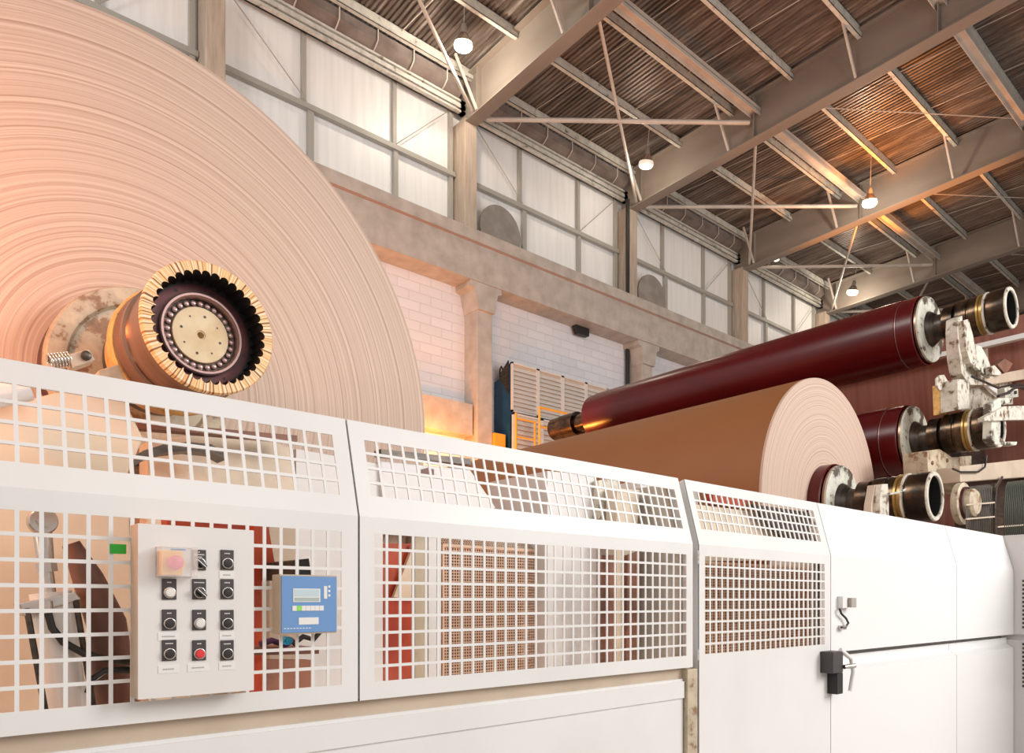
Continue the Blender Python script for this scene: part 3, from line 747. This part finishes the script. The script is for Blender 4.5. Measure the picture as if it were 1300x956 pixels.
part('bearing_seat', [(-.004, .107), (-.004, .070)], M['dark'])
b = MB()
for k in range(28):
    a_ = 2*math.pi*k/28
    b.lathe([(-.013, 0), (-.013, .0055), (-.011, .0082), (-.004, .0082)], 14, Matrix.Translation((.0945*math.cos(a_), .0945*math.sin(a_), 0)))
b.build('bearing_roller', M['pinksteel'], BIG, smooth=40, local=True)
part('centre_plate', [(-.002, .083), (-.014, .083), (-.0155, .0815), (-.0155, .014), (-.0135, .012), (-.0135, .010), (.01, .009), (.01, 0)], M['brass_disc'])
b = MB()
for k in range(8):
    a_ = 2*math.pi*(k+.25)/8
    b.lathe([(-.0161, .0042 if k % 2 == 0 else .003), (-.0161, 0)], 12, Matrix.Translation((.058*math.cos(a_), .058*math.sin(a_), 0)))
b.build('plate_hole', M['dark'], BIG, local=True)

# ------------------------------------------------------------------ reel stand and machinery behind the left panels
def plate(name, pts, Y, th, m, label=None, cat=None, par=None, bev=0, group=None):
    q_ = [hy(a, b_, Y) for a, b_ in pts]
    for v_, (a, b_) in zip(q_, pts):
        if b_ >= 880 and not (par is not None and par.name.startswith('hydraulic')): v_.z = 0
    o = MB().prism(q_, (0, th, 0)).build(name, m, par, bevel=bev)
    if par is None: tag(o, label, cat, group)
    return o
def fl0(px, Y): return HY+F*(EYE)/(Y/(SA-CA*(px-650)/F))      # pixel row where the floor is met on plane Y
st = empty('reel_stand', hy(80, 700, 2.36), 'cream painted side frame carrying the big reel behind the left panel', 'machine frame')
plate('side_plate', [(-120, 530), (0, 513), (45, 505), (68, 499), (110, 494), (156, 503), (182, 556), (163, 600), (166, 700), (168, 1250), (-120, 1500)], 2.36, .08, M['cream_clean'], par=st, bev=.006)
plate('rear_plate', [(186, 560), (262, 548), (330, 553), (373, 570), (376, 640), (372, 1100), (190, 1150)], 2.72, .10, M['cream'], par=st, bev=.006)
MB().bar(hy(172, 541, 2.62), hy(374, 558, 2.62), .05, .022).build('cross_bar', M['redbrown'], st)
arc = [(153, 600), (163, 585), (182, 572), (208, 564), (238, 561), (268, 564), (284, 573)]
pa = [hy(x_, y_, 2.55) for x_, y_ in arc]; pb = [hy(x_+2, y_+11, 2.55) for x_, y_ in arc]
b = MB(); n = len(arc)
b.add(pa+pb+[p+Vector((0, .08, 0)) for p in pa+pb], [f for i in range(n-1) for f in ((i, i+1, n+i+1, n+i), (2*n+i, 3*n+i, 3*n+i+1, 2*n+i+1), (i, 2*n+i, 2*n+i+1, i+1), (n+i, n+i+1, 3*n+i+1, 3*n+i))])
b.build('clamp_band', M['dark'], st, smooth=30)
MB().tube([hy(-20, 507, 2.3), hy(36, 494, 2.3)], .03, 20).build('pipe', M['greyw'], st, smooth=50)
plate('pawl_lever', [(125, 470), (150, 462), (170, 500), (120, 505)], 2.36, .05, M['cream_dirty'], par=st, bev=.004)
sl = empty('spring_block', hy(105, 450, 2.25), 'beige clamp block with round bolt and coil spring at the reel hub', 'clamp')
plate('block', [(86, 450), (113, 443), (121, 457), (93, 467)], 2.24, .06, M['beige'], par=sl, bev=.003)
q = hy(109, 452, 2.238)
MB().lathe([(0, .0125), (.008, .0125), (.010, .010), (.010, 0)], 24, Matrix.Translation(q) @ RX).build('bolt', M['dark'], sl, smooth=40)
p0, p1 = hy(63, 459, 2.26), hy(90, 456, 2.26); ax = (p1-p0); L_ = ax.length; ax.normalize(); n1 = Vector((0, 1, 0)); n2 = ax.cross(n1)
MB().tube([p0+ax*L_*k/84+(n1*math.cos(k*2*math.pi/12)+n2*math.sin(k*2*math.pi/12))*.018 for k in range(85)], .0035, 8).build('coil_spring', M['steel'], sl, smooth=60)
# hydraulic cylinder
hc = empty('hydraulic_cylinder', hy(80, 860, 2.0), 'steel hydraulic cylinder with rod eye slanting behind the left grid', 'hydraulic cylinder')
e0 = hy(52, 663, 2.0)
MB().lathe([(0, .012), (0, .027), (.006, .030), (.034, .030), (.04, .027), (.04, .012)], 32, Matrix.Translation(e0) @ RX, closed=True).build('rod_eye', M['steel'], hc, smooth=40)
MB().lathe([(0, .0), (0, .016), (.05, .016), (.05, 0)], 6, Matrix.Translation(e0) @ RX).build('pin_bolt', M['steel'], hc)
MB().tube([hy(54, 676, 2.0), hy(58, 712, 2.0)], [.02, .017], 20).build('clevis', M['steel'], hc, smooth=40)
MB().tube([hy(57, 704, 2.0), hy(64, 760, 2.0)], .0135, 20).build('rod', M['steel'], hc, smooth=40)
MB().tube([hy(59, 715, 2.0), hy(60.5, 726, 2.0)], .021, 6).build('lock_nut', M['steel'], hc)
MB().tube([hy(64, 752, 2.0), hy(86, 900, 2.0)], .043, 32).build('barrel', M['alu'], hc, smooth=40)
plate('head_plate', [(24, 766), (96, 751), (104, 761), (30, 783)], 1.95, .10, M['steel'], par=hc, bev=.003)
for dx, Yo in ((34, 1.955), (96, 1.955)):
    MB().tube([hy(dx, 772 if dx < 50 else 762, Yo), hy(dx+24, 905, Yo)], .007, 10).build('tie_rod', M['dark'], hc, smooth=40)
MB().tube([hy(60, 763, 1.93), hy(61, 778, 1.93)], .011, 12).build('fitting', M['steel'], hc, smooth=40)
tag(MB().tube([hy(a_, b_, 1.94) for a_, b_ in ((61, 778), (66, 797), (80, 815), (105, 829), (140, 838), (175, 841))], .0085, 10).build('hydraulic_hose', M['hose'], smooth=60), 'black hydraulic hose curving from the cylinder fitting behind the grid', 'hose')
tag(MB().tube([hy(a_, b_, 1.96) for a_, b_ in ((112, 880), (118, 862), (132, 852), (158, 850), (180, 852))], .009, 10).build('hydraulic_hose', M['hose'], smooth=60), 'short black hose loop low beside the control box', 'hose')
tag(MB().tube([hy(a_, b_, 2.05) for a_, b_ in ((90, 690), (112, 735), (135, 790), (150, 900))], [.02, .035, .045, .05], 20).build('bent_arm', M['redbrown'], smooth=60), 'brown slanting arm right of the hydraulic cylinder', 'arm')
# orange frame, brackets, shelf right of the control box
tag(plate('x', [(212, 655), (333, 668), (333, 690), (212, 680)], 2.3, .06, M['red_frame']), 'orange red bar just above the control box behind the grid', 'bar').name = 'red_bar'
tag(plate('x', [(322, 668), (341, 670), (349, 716), (332, 722), (335, 880), (322, 880)], 2.25, .05, M['red_frame']), 'orange red bracket right of the control box behind the grid', 'bracket').name = 'red_bracket'
tag(plate('x', [(342, 655), (376, 655), (376, 930), (342, 940)], 2.5, .12, M['beige']), 'beige post between control box and blue display', 'post').name = 'steel_post'
tag(plate('x', [(372, 712), (392, 709), (396, 735), (373, 735)], 2.05, .44, M['black']), 'small black block above the blue display behind the grid', 'block').name = 'sensor_block'
tag(plate('x', [(325, 822), (405, 822), (405, 830), (325, 832)], 2.02, .18, M['redbrown']), 'narrow brown shelf with hoses below the blue display', 'shelf').name = 'machine_shelf'
tag(plate('x', [(325, 838), (395, 838), (395, 900), (325, 905)], 2.30, .05, M['redbrown']), 'dull brown plate below the shelf behind the grid', 'plate').name = 'brown_plate'
tag(MB().tube([hy(a_, b_, 2.05) for a_, b_ in ((330, 818), (345, 813), (362, 819), (372, 812))], .009, 10).build('coloured_hose', M['purple'], smooth=60), 'purple hose lying on the brown shelf', 'hose')
tag(MB().tube([hy(a_, b_, 2.04) for a_, b_ in ((372, 818), (385, 808), (398, 812), (408, 800))], .008, 10).build('coloured_hose', M['hose'], smooth=60), 'black hose arching over the brown shelf under the display', 'hose')
tag(MB().lathe([(0, 0), (0, .012), (.03, .012), (.03, .008), (.04, .008), (.04, 0)], 20, Matrix.Translation(hy(361, 813, 2.03)) @ RX).build('pipe_fitting', M['cyan'], smooth=40), 'small cyan blue fitting just below the blue display', 'fitting')
tag(plate('x', [(376, 570), (486, 590), (486, 1050), (376, 1060)], 2.84, .06, M['greyw']), 'grey white sheet metal cabinet behind the first panel seam', 'cabinet').name = 'machine_cabinet'

# ------------------------------------------------------------------ machinery behind the middle panel
pl = empty('bearing_bracket', hy(520, 600, 2.9), 'grey white slotted bracket plate under the roll edge behind the middle panel', 'bracket')
b = MB(); outl = [(483, 585), (597, 596), (630, 645), (560, 668), (487, 668), (484, 600)]
b.prism([hy(x_, y_, 2.82) for x_, y_ in outl], (0, .05, 0)); b.build('bracket_plate', M['greyw'], pl, bevel=.005)
MB().prism([hy(x_, y_, 2.80) for x_, y_ in ((484, 570), (598, 582), (598, 590), (484, 578))], (0, .06, 0)).build('top_strip', M['dark'], pl)
for cx_ in (543,):
    MB().prism([hy(cx_+dx, 600+dy, 2.817) for dx, dy in ((-8, -4), (0, -6), (8, -4), (8, 4), (0, 6), (-8, 4))], (0, .004, 0)).build('slot', M['redbrown'], pl)
tag(plate('x', [(486, 690), (526, 690), (526, 1010), (487, 1020)], 2.86, .06, M['red_frame']), 'dark red machine upright at the left of the middle grid', 'upright').name = 'red_upright'
tag(plate('x', [(500, 758), (526, 690), (526, 762)], 2.83, .02, M['cream_clean']), 'small cream triangular gusset beside the dark red upright', 'gusset').name = 'gusset_plate'
tag(plate('x', [(527, 625), (543, 625), (543, 1000), (527, 1005)], 2.95, .12, M['khaki']), 'khaki steel post left of the perforated brown screen', 'post').name = 'steel_post'
tag(plate('x', [(544, 640), (560, 640), (560, 990), (544, 995)], 2.99, .05, M['greyw']), 'narrow grey white post next to the khaki post', 'post').name = 'steel_post'
def screen(px0, px1, pt, pb, Y, nu, nv, m, label, back=None, topdy=0, backm=None):
    a, b_ = hy(px0, pt, Y), hy(px1, pt, Y); zb_ = hy(px0, pb, Y).z
    r = empty('perforated_screen', (a.x, Y, zb_), label, 'screen', 'perforated screens')
    mb = MB(); ztop = hy(px0, pt, Y).z
    wu = (b_.x-a.x)/nu*.30; wv = (ztop-zb_)/nv*.30
    grid_holes(mb, lambda U, V, d: Vector((U, Y+d, V)), a.x, b_.x, zb_, ztop, [(a.x+wu, b_.x-wu, zb_+wv, ztop-wv, nu, nv, wu, wv)], th=.002)
    mb.build('perforated_sheet', m, r)
    f = MB(); f.box((a.x-.012, Y-.01, 0), (a.x, Y+.03, ztop)); f.box((b_.x, Y-.01, 0), (b_.x+.012, Y+.03, ztop)); f.box((a.x-.012, Y-.01, ztop), (b_.x+.012, Y+.03, ztop+.012))
    f.build('frame', m, r)
    if back: MB().box((a.x, Y+back, zb_), (b_.x, Y+back+.03, ztop)).build('backing', backm, r)
    return r
sc = screen(563, 692, 694, 900, 3.0, 44, 52, M['screen'], 'brown perforated screen behind the centre of the middle panel', .12, backm=M['deep_brown'])
# sloping upper part of the screen
a, b_ = hy(563, 694, 3.0), hy(692, 694, 3.0); zt_ = a.z
mb = MB(); nn = 44
grid_holes(mb, lambda U, V, d: Vector((U, 3.0+V*.8+d, zt_+.012+V*.62)), a.x, b_.x, 0, .42, [(a.x+.005, b_.x-.005, .01, .41, 44, 22, .006, .006)], th=.002)
mb.build('sloping_sheet', M['beige'], sc)
tag(plate('x', [(695, 598), (757, 604), (757, 960), (695, 970)], 2.9, .5, M['greyw']), 'grey white cabinet right of the perforated brown screen', 'cabinet').name = 'machine_cabinet'
tag(MB().tube([hy(771, 705, 2.7), Vector((hy(771, 705, 2.7).x, 2.7, 0))], .035, 20).build('guide_roller', M['redbrown'], smooth=50), 'upright dark red brown guide roller behind the middle grid', 'roller')
tag(plate('x', [(783, 620), (812, 622), (806, 720), (790, 800), (782, 930)], 2.75, .08, M['cream']), 'cream worn machine lever right of the red brown roller', 'lever').name = 'machine_lever'
tag(plate('x', [(797, 705), (813, 700), (806, 930), (790, 930)], 2.72, .025, M['redbrown']), 'slanted rusty bar beside the cream lever', 'bar').name = 'rusty_bar'
tag(plate('x', [(760, 610), (782, 606), (795, 640), (775, 668), (760, 660)], 2.85, .04, M['arm_white']), 'chipped white hook plate above the guide roller', 'plate').name = 'hook_plate'
tag(plate('x', [(815, 610), (842, 612), (842, 930), (815, 935)], 2.85, .4, M['greyw']), 'light grey cabinet near the hinged door seam', 'cabinet').name = 'machine_cabinet'
tag(plate('x', [(845, 615), (886, 620), (886, 910), (845, 920)], 2.6, .4, M['frame']), 'darker grey cabinet just left of the hinged door', 'cabinet').name = 'machine_cabinet'
# behind the door
screen(892, 1050, 715, 860, 2.45, 62, 40, M['screen'], 'brown perforated screen behind the hinged door grid', .10, backm=M['deep_brown'])
tag(plate('x', [(880, 640), (960, 650), (1055, 700), (1055, 712), (880, 712)], 2.47, .05, M['cream']), 'cream slotted frame rail above the screen behind the door', 'rail').name = 'frame_rail'
tag(plate('x', [(905, 618), (950, 628), (946, 645), (905, 640)], 2.55, .05, M['red_frame']), 'small red bar behind the upper door grid', 'bar').name = 'red_bar'
tag(plate('x', [(955, 640), (1060, 655), (1060, 705), (1000, 690)], 2.4, .03, M['dark']), 'dark plate behind the right of the upper door grid', 'plate').name = 'dark_plate'

# ------------------------------------------------------------------ right hand reel section
def spool(P, vp, label, ln, name='reel_spool', s=1.0, paper=None, far=True):
    r = axis_empty(name, P, vp, label, 'reel spool' if not paper else 'paper reel', 'reel spools')
    def pt(nm, prof, m, closed=False, sm=35): return MB().lathe([(z*1.0, q*s) for z, q in prof], 72, closed=closed).build(nm, m, r, smooth=sm, local=True)
    pt('end_ring', [(0.004, .148), (-.004, .152), (-.004, .176), (.004, .182), (.012, .182), (.012, .150)], M['arm_white'], closed=True)
    pt('bore', [(.004, .150), (.16, .148), (.16, 0)], M['black'])
    pt('barrel', [(.012, .180), (.02, .181), (.15, .181), (.155, .176), (.17, .170), (.17, 0)], M['oily'])
    pt('front_collar', [(.165, .172), (.168, .187), (.182, .187), (.186, .172)], M['arm_white'])
    pt('brass_band', [(.18, .168), (.215, .168)], M['brass'])
    pt('rear_collar', [(.214, .168), (.216, .184), (.232, .184), (.236, .168)], M['brass'])
    pt('coupling', [(.236, .16), (.236, .178), (.29, .178), (.295, .168), (.31, .168), (.315, .176), (.40, .176), (.405, .15), (.43, .145), (.435, .165), (.52, .165), (.53, .12)], M['oily'])
    pt('neck', [(.52, .11), (.60, .115), (.64, .15), (.668, .17)], M['dark'])
    pt('flange', [(.665, 0), (.665, .300), (.668, .308), (.684, .311)], M['flange'])
    pt('flange_rim', [(.684, .311), (.70, .311), (.712, .30)], M['bronze'])
    pt('groove_ring', [(.712, .318), (.72, .327), (.86, .327), (.864, .322), (.872, .322), (.876, .333)], M['red_roll'])
    pt('seam_line', [(.864, .3225), (.866, .3245), (.870, .3245), (.872, .3225)], M['pinksteel'])
    if far:
        pt('roll_body', [(.874, .20), (.876, .334), (ln, .334), (ln+.003, .325), (ln+.12, .325), (ln+.14, .30), (ln+.14, 0)], M['red_roll'])
        pt('far_journal', [(ln+.14, .13), (ln+.5, .13), (ln+.5, .175), (ln+.8, .175), (ln+.81, .165), (ln+1.0, .165), (ln+1.0, 0)], M['oily'])
    else:
        pt('roll_body', [(.874, .20), (.876, .334), (ln, .334), (ln, 0)], M['red_roll'])
    return r
def atfwd(px, py, fwd): 
    r_ = ray(px, py); return Vector((r_.x*fwd, r_.y*fwd, EYE+r_.z*fwd))
spool(atfwd(1284.5, 390.5, 6.5), (-115, 765), 'glossy maroon empty reel spool lying highest, left of the lamps', 4.95, s=1.0)
spool(atfwd(1268, 541, 6.28), (-115, 765), 'maroon reel spool at mid height behind the kraft roll, in the clamps', 5.6)
LOW = spool(atfwd(1187.5, 630, 5.35), (-196, 752), 'kraft paper reel with pale end face above the plain covers', .90, name='paper_reel', paper=True, far=False)
ZP = .81
MB().lathe([(ZP, .30), (ZP, 1.015), (ZP+.004, 1.02), (ZP+.02, 1.022)], 200).build('paper_face', M['paper_end'], LOW, smooth=35, local=True)
dW = Vector((CA+SA*(-128-650)/F, SA-CA*(-128-650)/F, (HY-764)/F)).normalized()
dL = LOW.matrix_world.to_3x3().inverted() @ dW
T0 = Matrix.Translation((0, 0, ZP+.02)); T0[0][2] = dL.x/dL.z; T0[1][2] = dL.y/dL.z
MB().lathe([(0, 1.022), (5.1, 1.022), (5.1, 0)], 200, T0).build('paper_wrap', M['kraft'], LOW, smooth=35, local=True)
# paper web hanging behind the spools
w = MB(); pts = []
for k in range(13):
    t = k/12; pts.append((8.95+.25*math.sin(t*math.pi), 1.2+t*3.35))
w.prism([(x_, 8.6, z_) for x_, z_ in pts]+[(x_+.012, 8.6, z_) for x_, z_ in reversed(pts)], (0, -7.2, 0))
tag(w.build('paper_web', M['web'], smooth=40), 'maroon brown streaked web sheet hanging behind the red spools', 'web')
tag(MB().box((8.86, 1.3, hx(1300, 432, 8.95).z-.0), (8.93, 8.6, hx(1300, 432, 8.95).z+.05)).build('web_rail', M['label']), 'thin white rail along the top of the maroon web', 'rail')

# brackets and frames (pixel outlines put on planes at their own depth)
def zc(ox, oy, s, pts): return [(ox+x_/s, oy+y_/s) for x_, y_ in pts]
A6 = lambda pts: zc(1150, 350, 6.373, pts)
B4 = lambda pts: zc(1150, 480, 4.78, pts)
r = empty('hooked_bracket', hy(1225, 480, 2.5), 'chipped white hooked arm holding the highest spool', 'arm')
plate('hook', A6([(425, 340), (458, 322), (462, 400), (480, 560), (520, 680), (580, 765), (635, 785), (640, 885), (515, 885), (455, 790), (432, 660), (420, 450)]), 2.30, .10, M['arm_white'], par=r, bev=.006)
plate('lever', A6([(472, 360), (508, 350), (545, 480), (572, 640), (575, 700), (555, 728), (525, 705), (495, 610), (480, 480)]), 2.18, .05, M['arm_white'], par=r, bev=.005)
q = hy(*A6([(545, 700)])[0], 2.178)
MB().lathe([(0, .012), (.008, .012), (.01, .008), (.01, 0)], 16, Matrix.Translation(q) @ RX).build('pivot_bolt', M['steel'], r)
plate('link_plate', A6([(570, 560), (610, 570), (660, 660), (692, 745), (680, 830), (640, 800), (570, 740)]), 2.22, .03, M['flange'], par=r, bev=.004)
tag(plate('x', A6([(690, 735), (720, 725), (775, 790), (760, 805), (700, 800)]), 2.16, .05, M['arm_white']), 'small white angled bracket right of the hooked arm', 'bracket').name = 'angle_bracket'
tag(plate('x', A6([(740, 720), (800, 670), (866, 712), (830, 770), (800, 790)]), 2.20, .05, M['redbrown']), 'brown wedge bracket on the pale plate at the right edge', 'bracket').name = 'wedge_bracket'
tag(plate('x', A6([(605, 600), (960, 520), (1100, 480), (1100, 800), (640, 790)]), 2.62, .05, M['beige']), 'large pale plate behind the hooked arm at the right edge', 'plate').name = 'pale_plate'
fr = empty('spool_stand', hy(1260, 640, 2.4), 'worn cream reel frame beams carrying the spools at the right edge', 'machine frame')
plate('top_beam', A6([(640, 815), (960, 755), (1200, 710), (1200, 800), (640, 890)]), 2.28, .20, M['beige'], par=fr, bev=.008)
plate('white_block', B4([(315, 5), (385, 10), (388, 185), (318, 195)]), 2.26, .14, M['arm_white'], par=fr, bev=.006)
plate('frame_plate', B4([(390, 10), (720, -30), (900, -40), (900, 150), (520, 165), (392, 190)]), 2.42, .08, M['arm_white'], par=fr, bev=.006)
plate('low_beam', B4([(330, 535), (720, 492), (1000, 460), (1000, 580), (332, 632)]), 2.12, .18, M['beige'], par=fr, bev=.008)
plate('upright', B4([(130, 440), (210, 430), (285, 480), (400, 470), (400, 640), (340, 700), (250, 660), (140, 600)]), 2.36, .2, M['cream_dirty'], par=fr, bev=.01)
plate('diagonal_strut', B4([(470, 30), (500, 25), (640, 130), (620, 150)]), 2.35, .03, M['label'], par=fr, bev=.003)
for k, (x_, y_) in enumerate(((160, 515), (215, 560), (250, 500), (300, 600))):
    q = hy(*B4([(x_, y_)])[0], 2.358)
    MB().lathe([(0, .018), (.006, .018), (.01, .012), (.01, 0)], 8, Matrix.Translation(q) @ RX).build('bolt', M['redbrown'], fr)
MB().tube([hy(*B4([p_])[0], 2.10) for p_ in ((285, 550), (330, 570), (440, 570), (480, 540), (490, 470))], .008, 8).build('conduit', M['hose'], fr, smooth=60)
# small lever left of the white block
r = empty('stop_lever', hy(1195, 520, 2.4), 'small brown lever with white rounded head behind the middle spool', 'lever')
plate('lever_arm', B4([(205, 40), (255, 35), (262, 220), (212, 220)]), 2.40, .06, M['orange_steel'], par=r, bev=.004)
plate('lever_head', B4([(190, 0), (205, -18), (235, -22), (256, 15), (250, 60), (210, 75), (190, 50)]), 2.38, .02, M['arm_white'], par=r, bev=.008)
# clamp loop round the middle journal
r = empty('journal_clamp', hy(1270, 530, 1.95), 'cream bent clamp loop around the middle spool journal', 'clamp')
ol = B4([(560, 120), (655, 118), (640, 150), (580, 160), (575, 355), (600, 385), (680, 385), (672, 408), (545, 405), (520, 370), (525, 150)])
plate('clamp_loop', ol, 2.02, .07, M['flange'], par=r, bev=.008)
plate('clamp_arm', B4([(475, 240), (600, 170), (800, 165), (1000, 170), (1000, 250), (640, 255), (480, 262)]), 1.99, .05, M['arm_white'], par=r, bev=.005)
tag(MB().tube([hy(*B4([p_])[0], 2.0) for p_ in ((560, 110), (620, 90), (660, 60), (700, 55), (800, 60))], .012, 10).build('hydraulic_hose', M['hose'], smooth=60), 'black hose above the cream clamp at the right edge', 'hose')
# saddle in front of the low reel journal
r = empty('journal_saddle', hy(1118, 640, 2.05), 'cream and white saddle bracket clasping the low reel journal', 'saddle')
C9 = lambda pts: zc(1080, 580, 9.286, pts)
plate('left_cheek', C9([(285, 330), (345, 325), (350, 700), (235, 700), (245, 560)]), 2.10, .05, M['beige'], par=r, bev=.004)
plate('right_cheek', C9([(370, 320), (440, 318), (450, 500), (455, 720), (350, 720), (345, 500)]), 2.06, .09, M['arm_white'], par=r, bev=.004)
MB().tube([hy(*C9([p_])[0], 2.03) for p_ in ((440, 440), (540, 425), (600, 405), (645, 385))], .008, 10).build('release_lever', M['flange'], r, smooth=50)
# cable drum unit low at the right
cd = axis_empty('cable_drum', hy(1222, 642, 2.22), (-115, 765), 'dark cable drum with bars and bundled cables at the lower right', 'cable drum')
cd.matrix_world = Matrix.Translation(atfwd(1216, 640, 5.9)) @ Matrix.Rotation(0, 4, 'Z') @ cd.matrix_world.to_3x3().to_4x4()
p_ = lambda nm, prof, m: MB().lathe(prof, 48).build(nm, m, cd, smooth=35, local=True)
p_('housing_ring', [(.0, .10), (.0, .160), (-.01, .168), (-.05, .168), (-.055, .160), (-.055, .12)], M['cream_dirty'])
p_('inner_ring', [(-.05, .0), (-.07, .12), (-.075, .13), (-.05, .135)], M['maroon'])
p_('hub', [(-.06, .11), (-.12, .11), (-.14, .09), (-.14, 0)], M['cream_dirty'])
# cables bundle: parallel half loops hanging on bars
for (px0, px1, nm, m, n, Yc) in ((1228, 1262, 'cable_bundle', M['cable'], 16, 2.02), (1276, 1300, 'cable_bundle', M['cable_g'], 11, 1.98)):
    for i in range(n):
        px = px0+(px1-px0)*i/(n-1)
        MB().tube([hy(px+4, 618-(px-1228)*.12, Yc+.13), hy(px+1, 624-(px-1228)*.12, Yc+.02), hy(px-1, 645, Yc), hy(px-1, 668, Yc), hy(px+1, 700, Yc+.03)], .006, 6).build(nm, m, cd, smooth=60)
for c in cd.children:
    if c.name.startswith('cable_bundle'):
        c.matrix_parent_inverse = cd.matrix_world.inverted()
        for v in c.data.vertices: v.co = v.co+cd.location
for py, q0, q1 in ((641, 1226, 1262), (659, 1226, 1262), (669, 1266, 1305)):
    o = MB().bar(hy(q0, py, 1.985), hy(q1, py-3, 1.985), .012).build('drum_bar', M['beige'], None); o.parent = cd; o.matrix_parent_inverse = cd.matrix_world.inverted()
o = MB().tube([hy(1272, 606, 2.1), hy(1264, 620, 2.02), hy(1262, 645, 1.99), hy(1264, 690, 2.0)], .012, 8).build('drum_rib', M['dark'], None); o.parent = cd; o.matrix_parent_inverse = cd.matrix_world.inverted()
tag(plate('x', B4([(370, 620), (720, 560), (1000, 540), (1000, 1100), (370, 1000)]), 2.32, .10, M['dark']), 'dark machine wall behind the cable drum', 'machine wall').name = 'machine_housing'
tag(plate('x', B4([(330, 420), (1000, 380), (1000, 600), (340, 620)]), 2.7, .10, M['dark']), 'dark recessed plate under the middle spool journal', 'machine wall').name = 'machine_housing'

# extra detail on the reel section at the right edge
tag(MB().tube([hy(*B4([p_])[0], 2.20) for p_ in ((400, -10), (470, 20), (560, 60), (640, 40), (720, 70))], .010, 8).build('hydraulic_hose', M['hose'], smooth=60), 'black hose across the white frame plate left of the clamp', 'hose')
tag(MB().tube([hy(*A6([p_])[0], 2.15) for p_ in ((840, 950), (860, 900), (910, 880), (980, 900))], .016, 10).build('hydraulic_hose', M['hose'], smooth=60), 'thick black hose loop under the pale beam at the right edge', 'hose')
cv = empty('valve_block', hy(1285, 515, 2.1), 'small steel valve block with two knobs above the clamp', 'valve')
plate('body', B4([(600, 60), (680, 55), (685, 115), (605, 120)]), 2.12, .06, M['flange'], par=cv, bev=.004)
for x_ in (620, 660):
    q = hy(*B4([(x_, 88)])[0], 2.118)
    MB().lathe([(0, .016), (.015, .016), (.018, .012), (.018, 0)], 16, Matrix.Translation(q) @ RX).build('knob', M['dark'], cv, smooth=40)
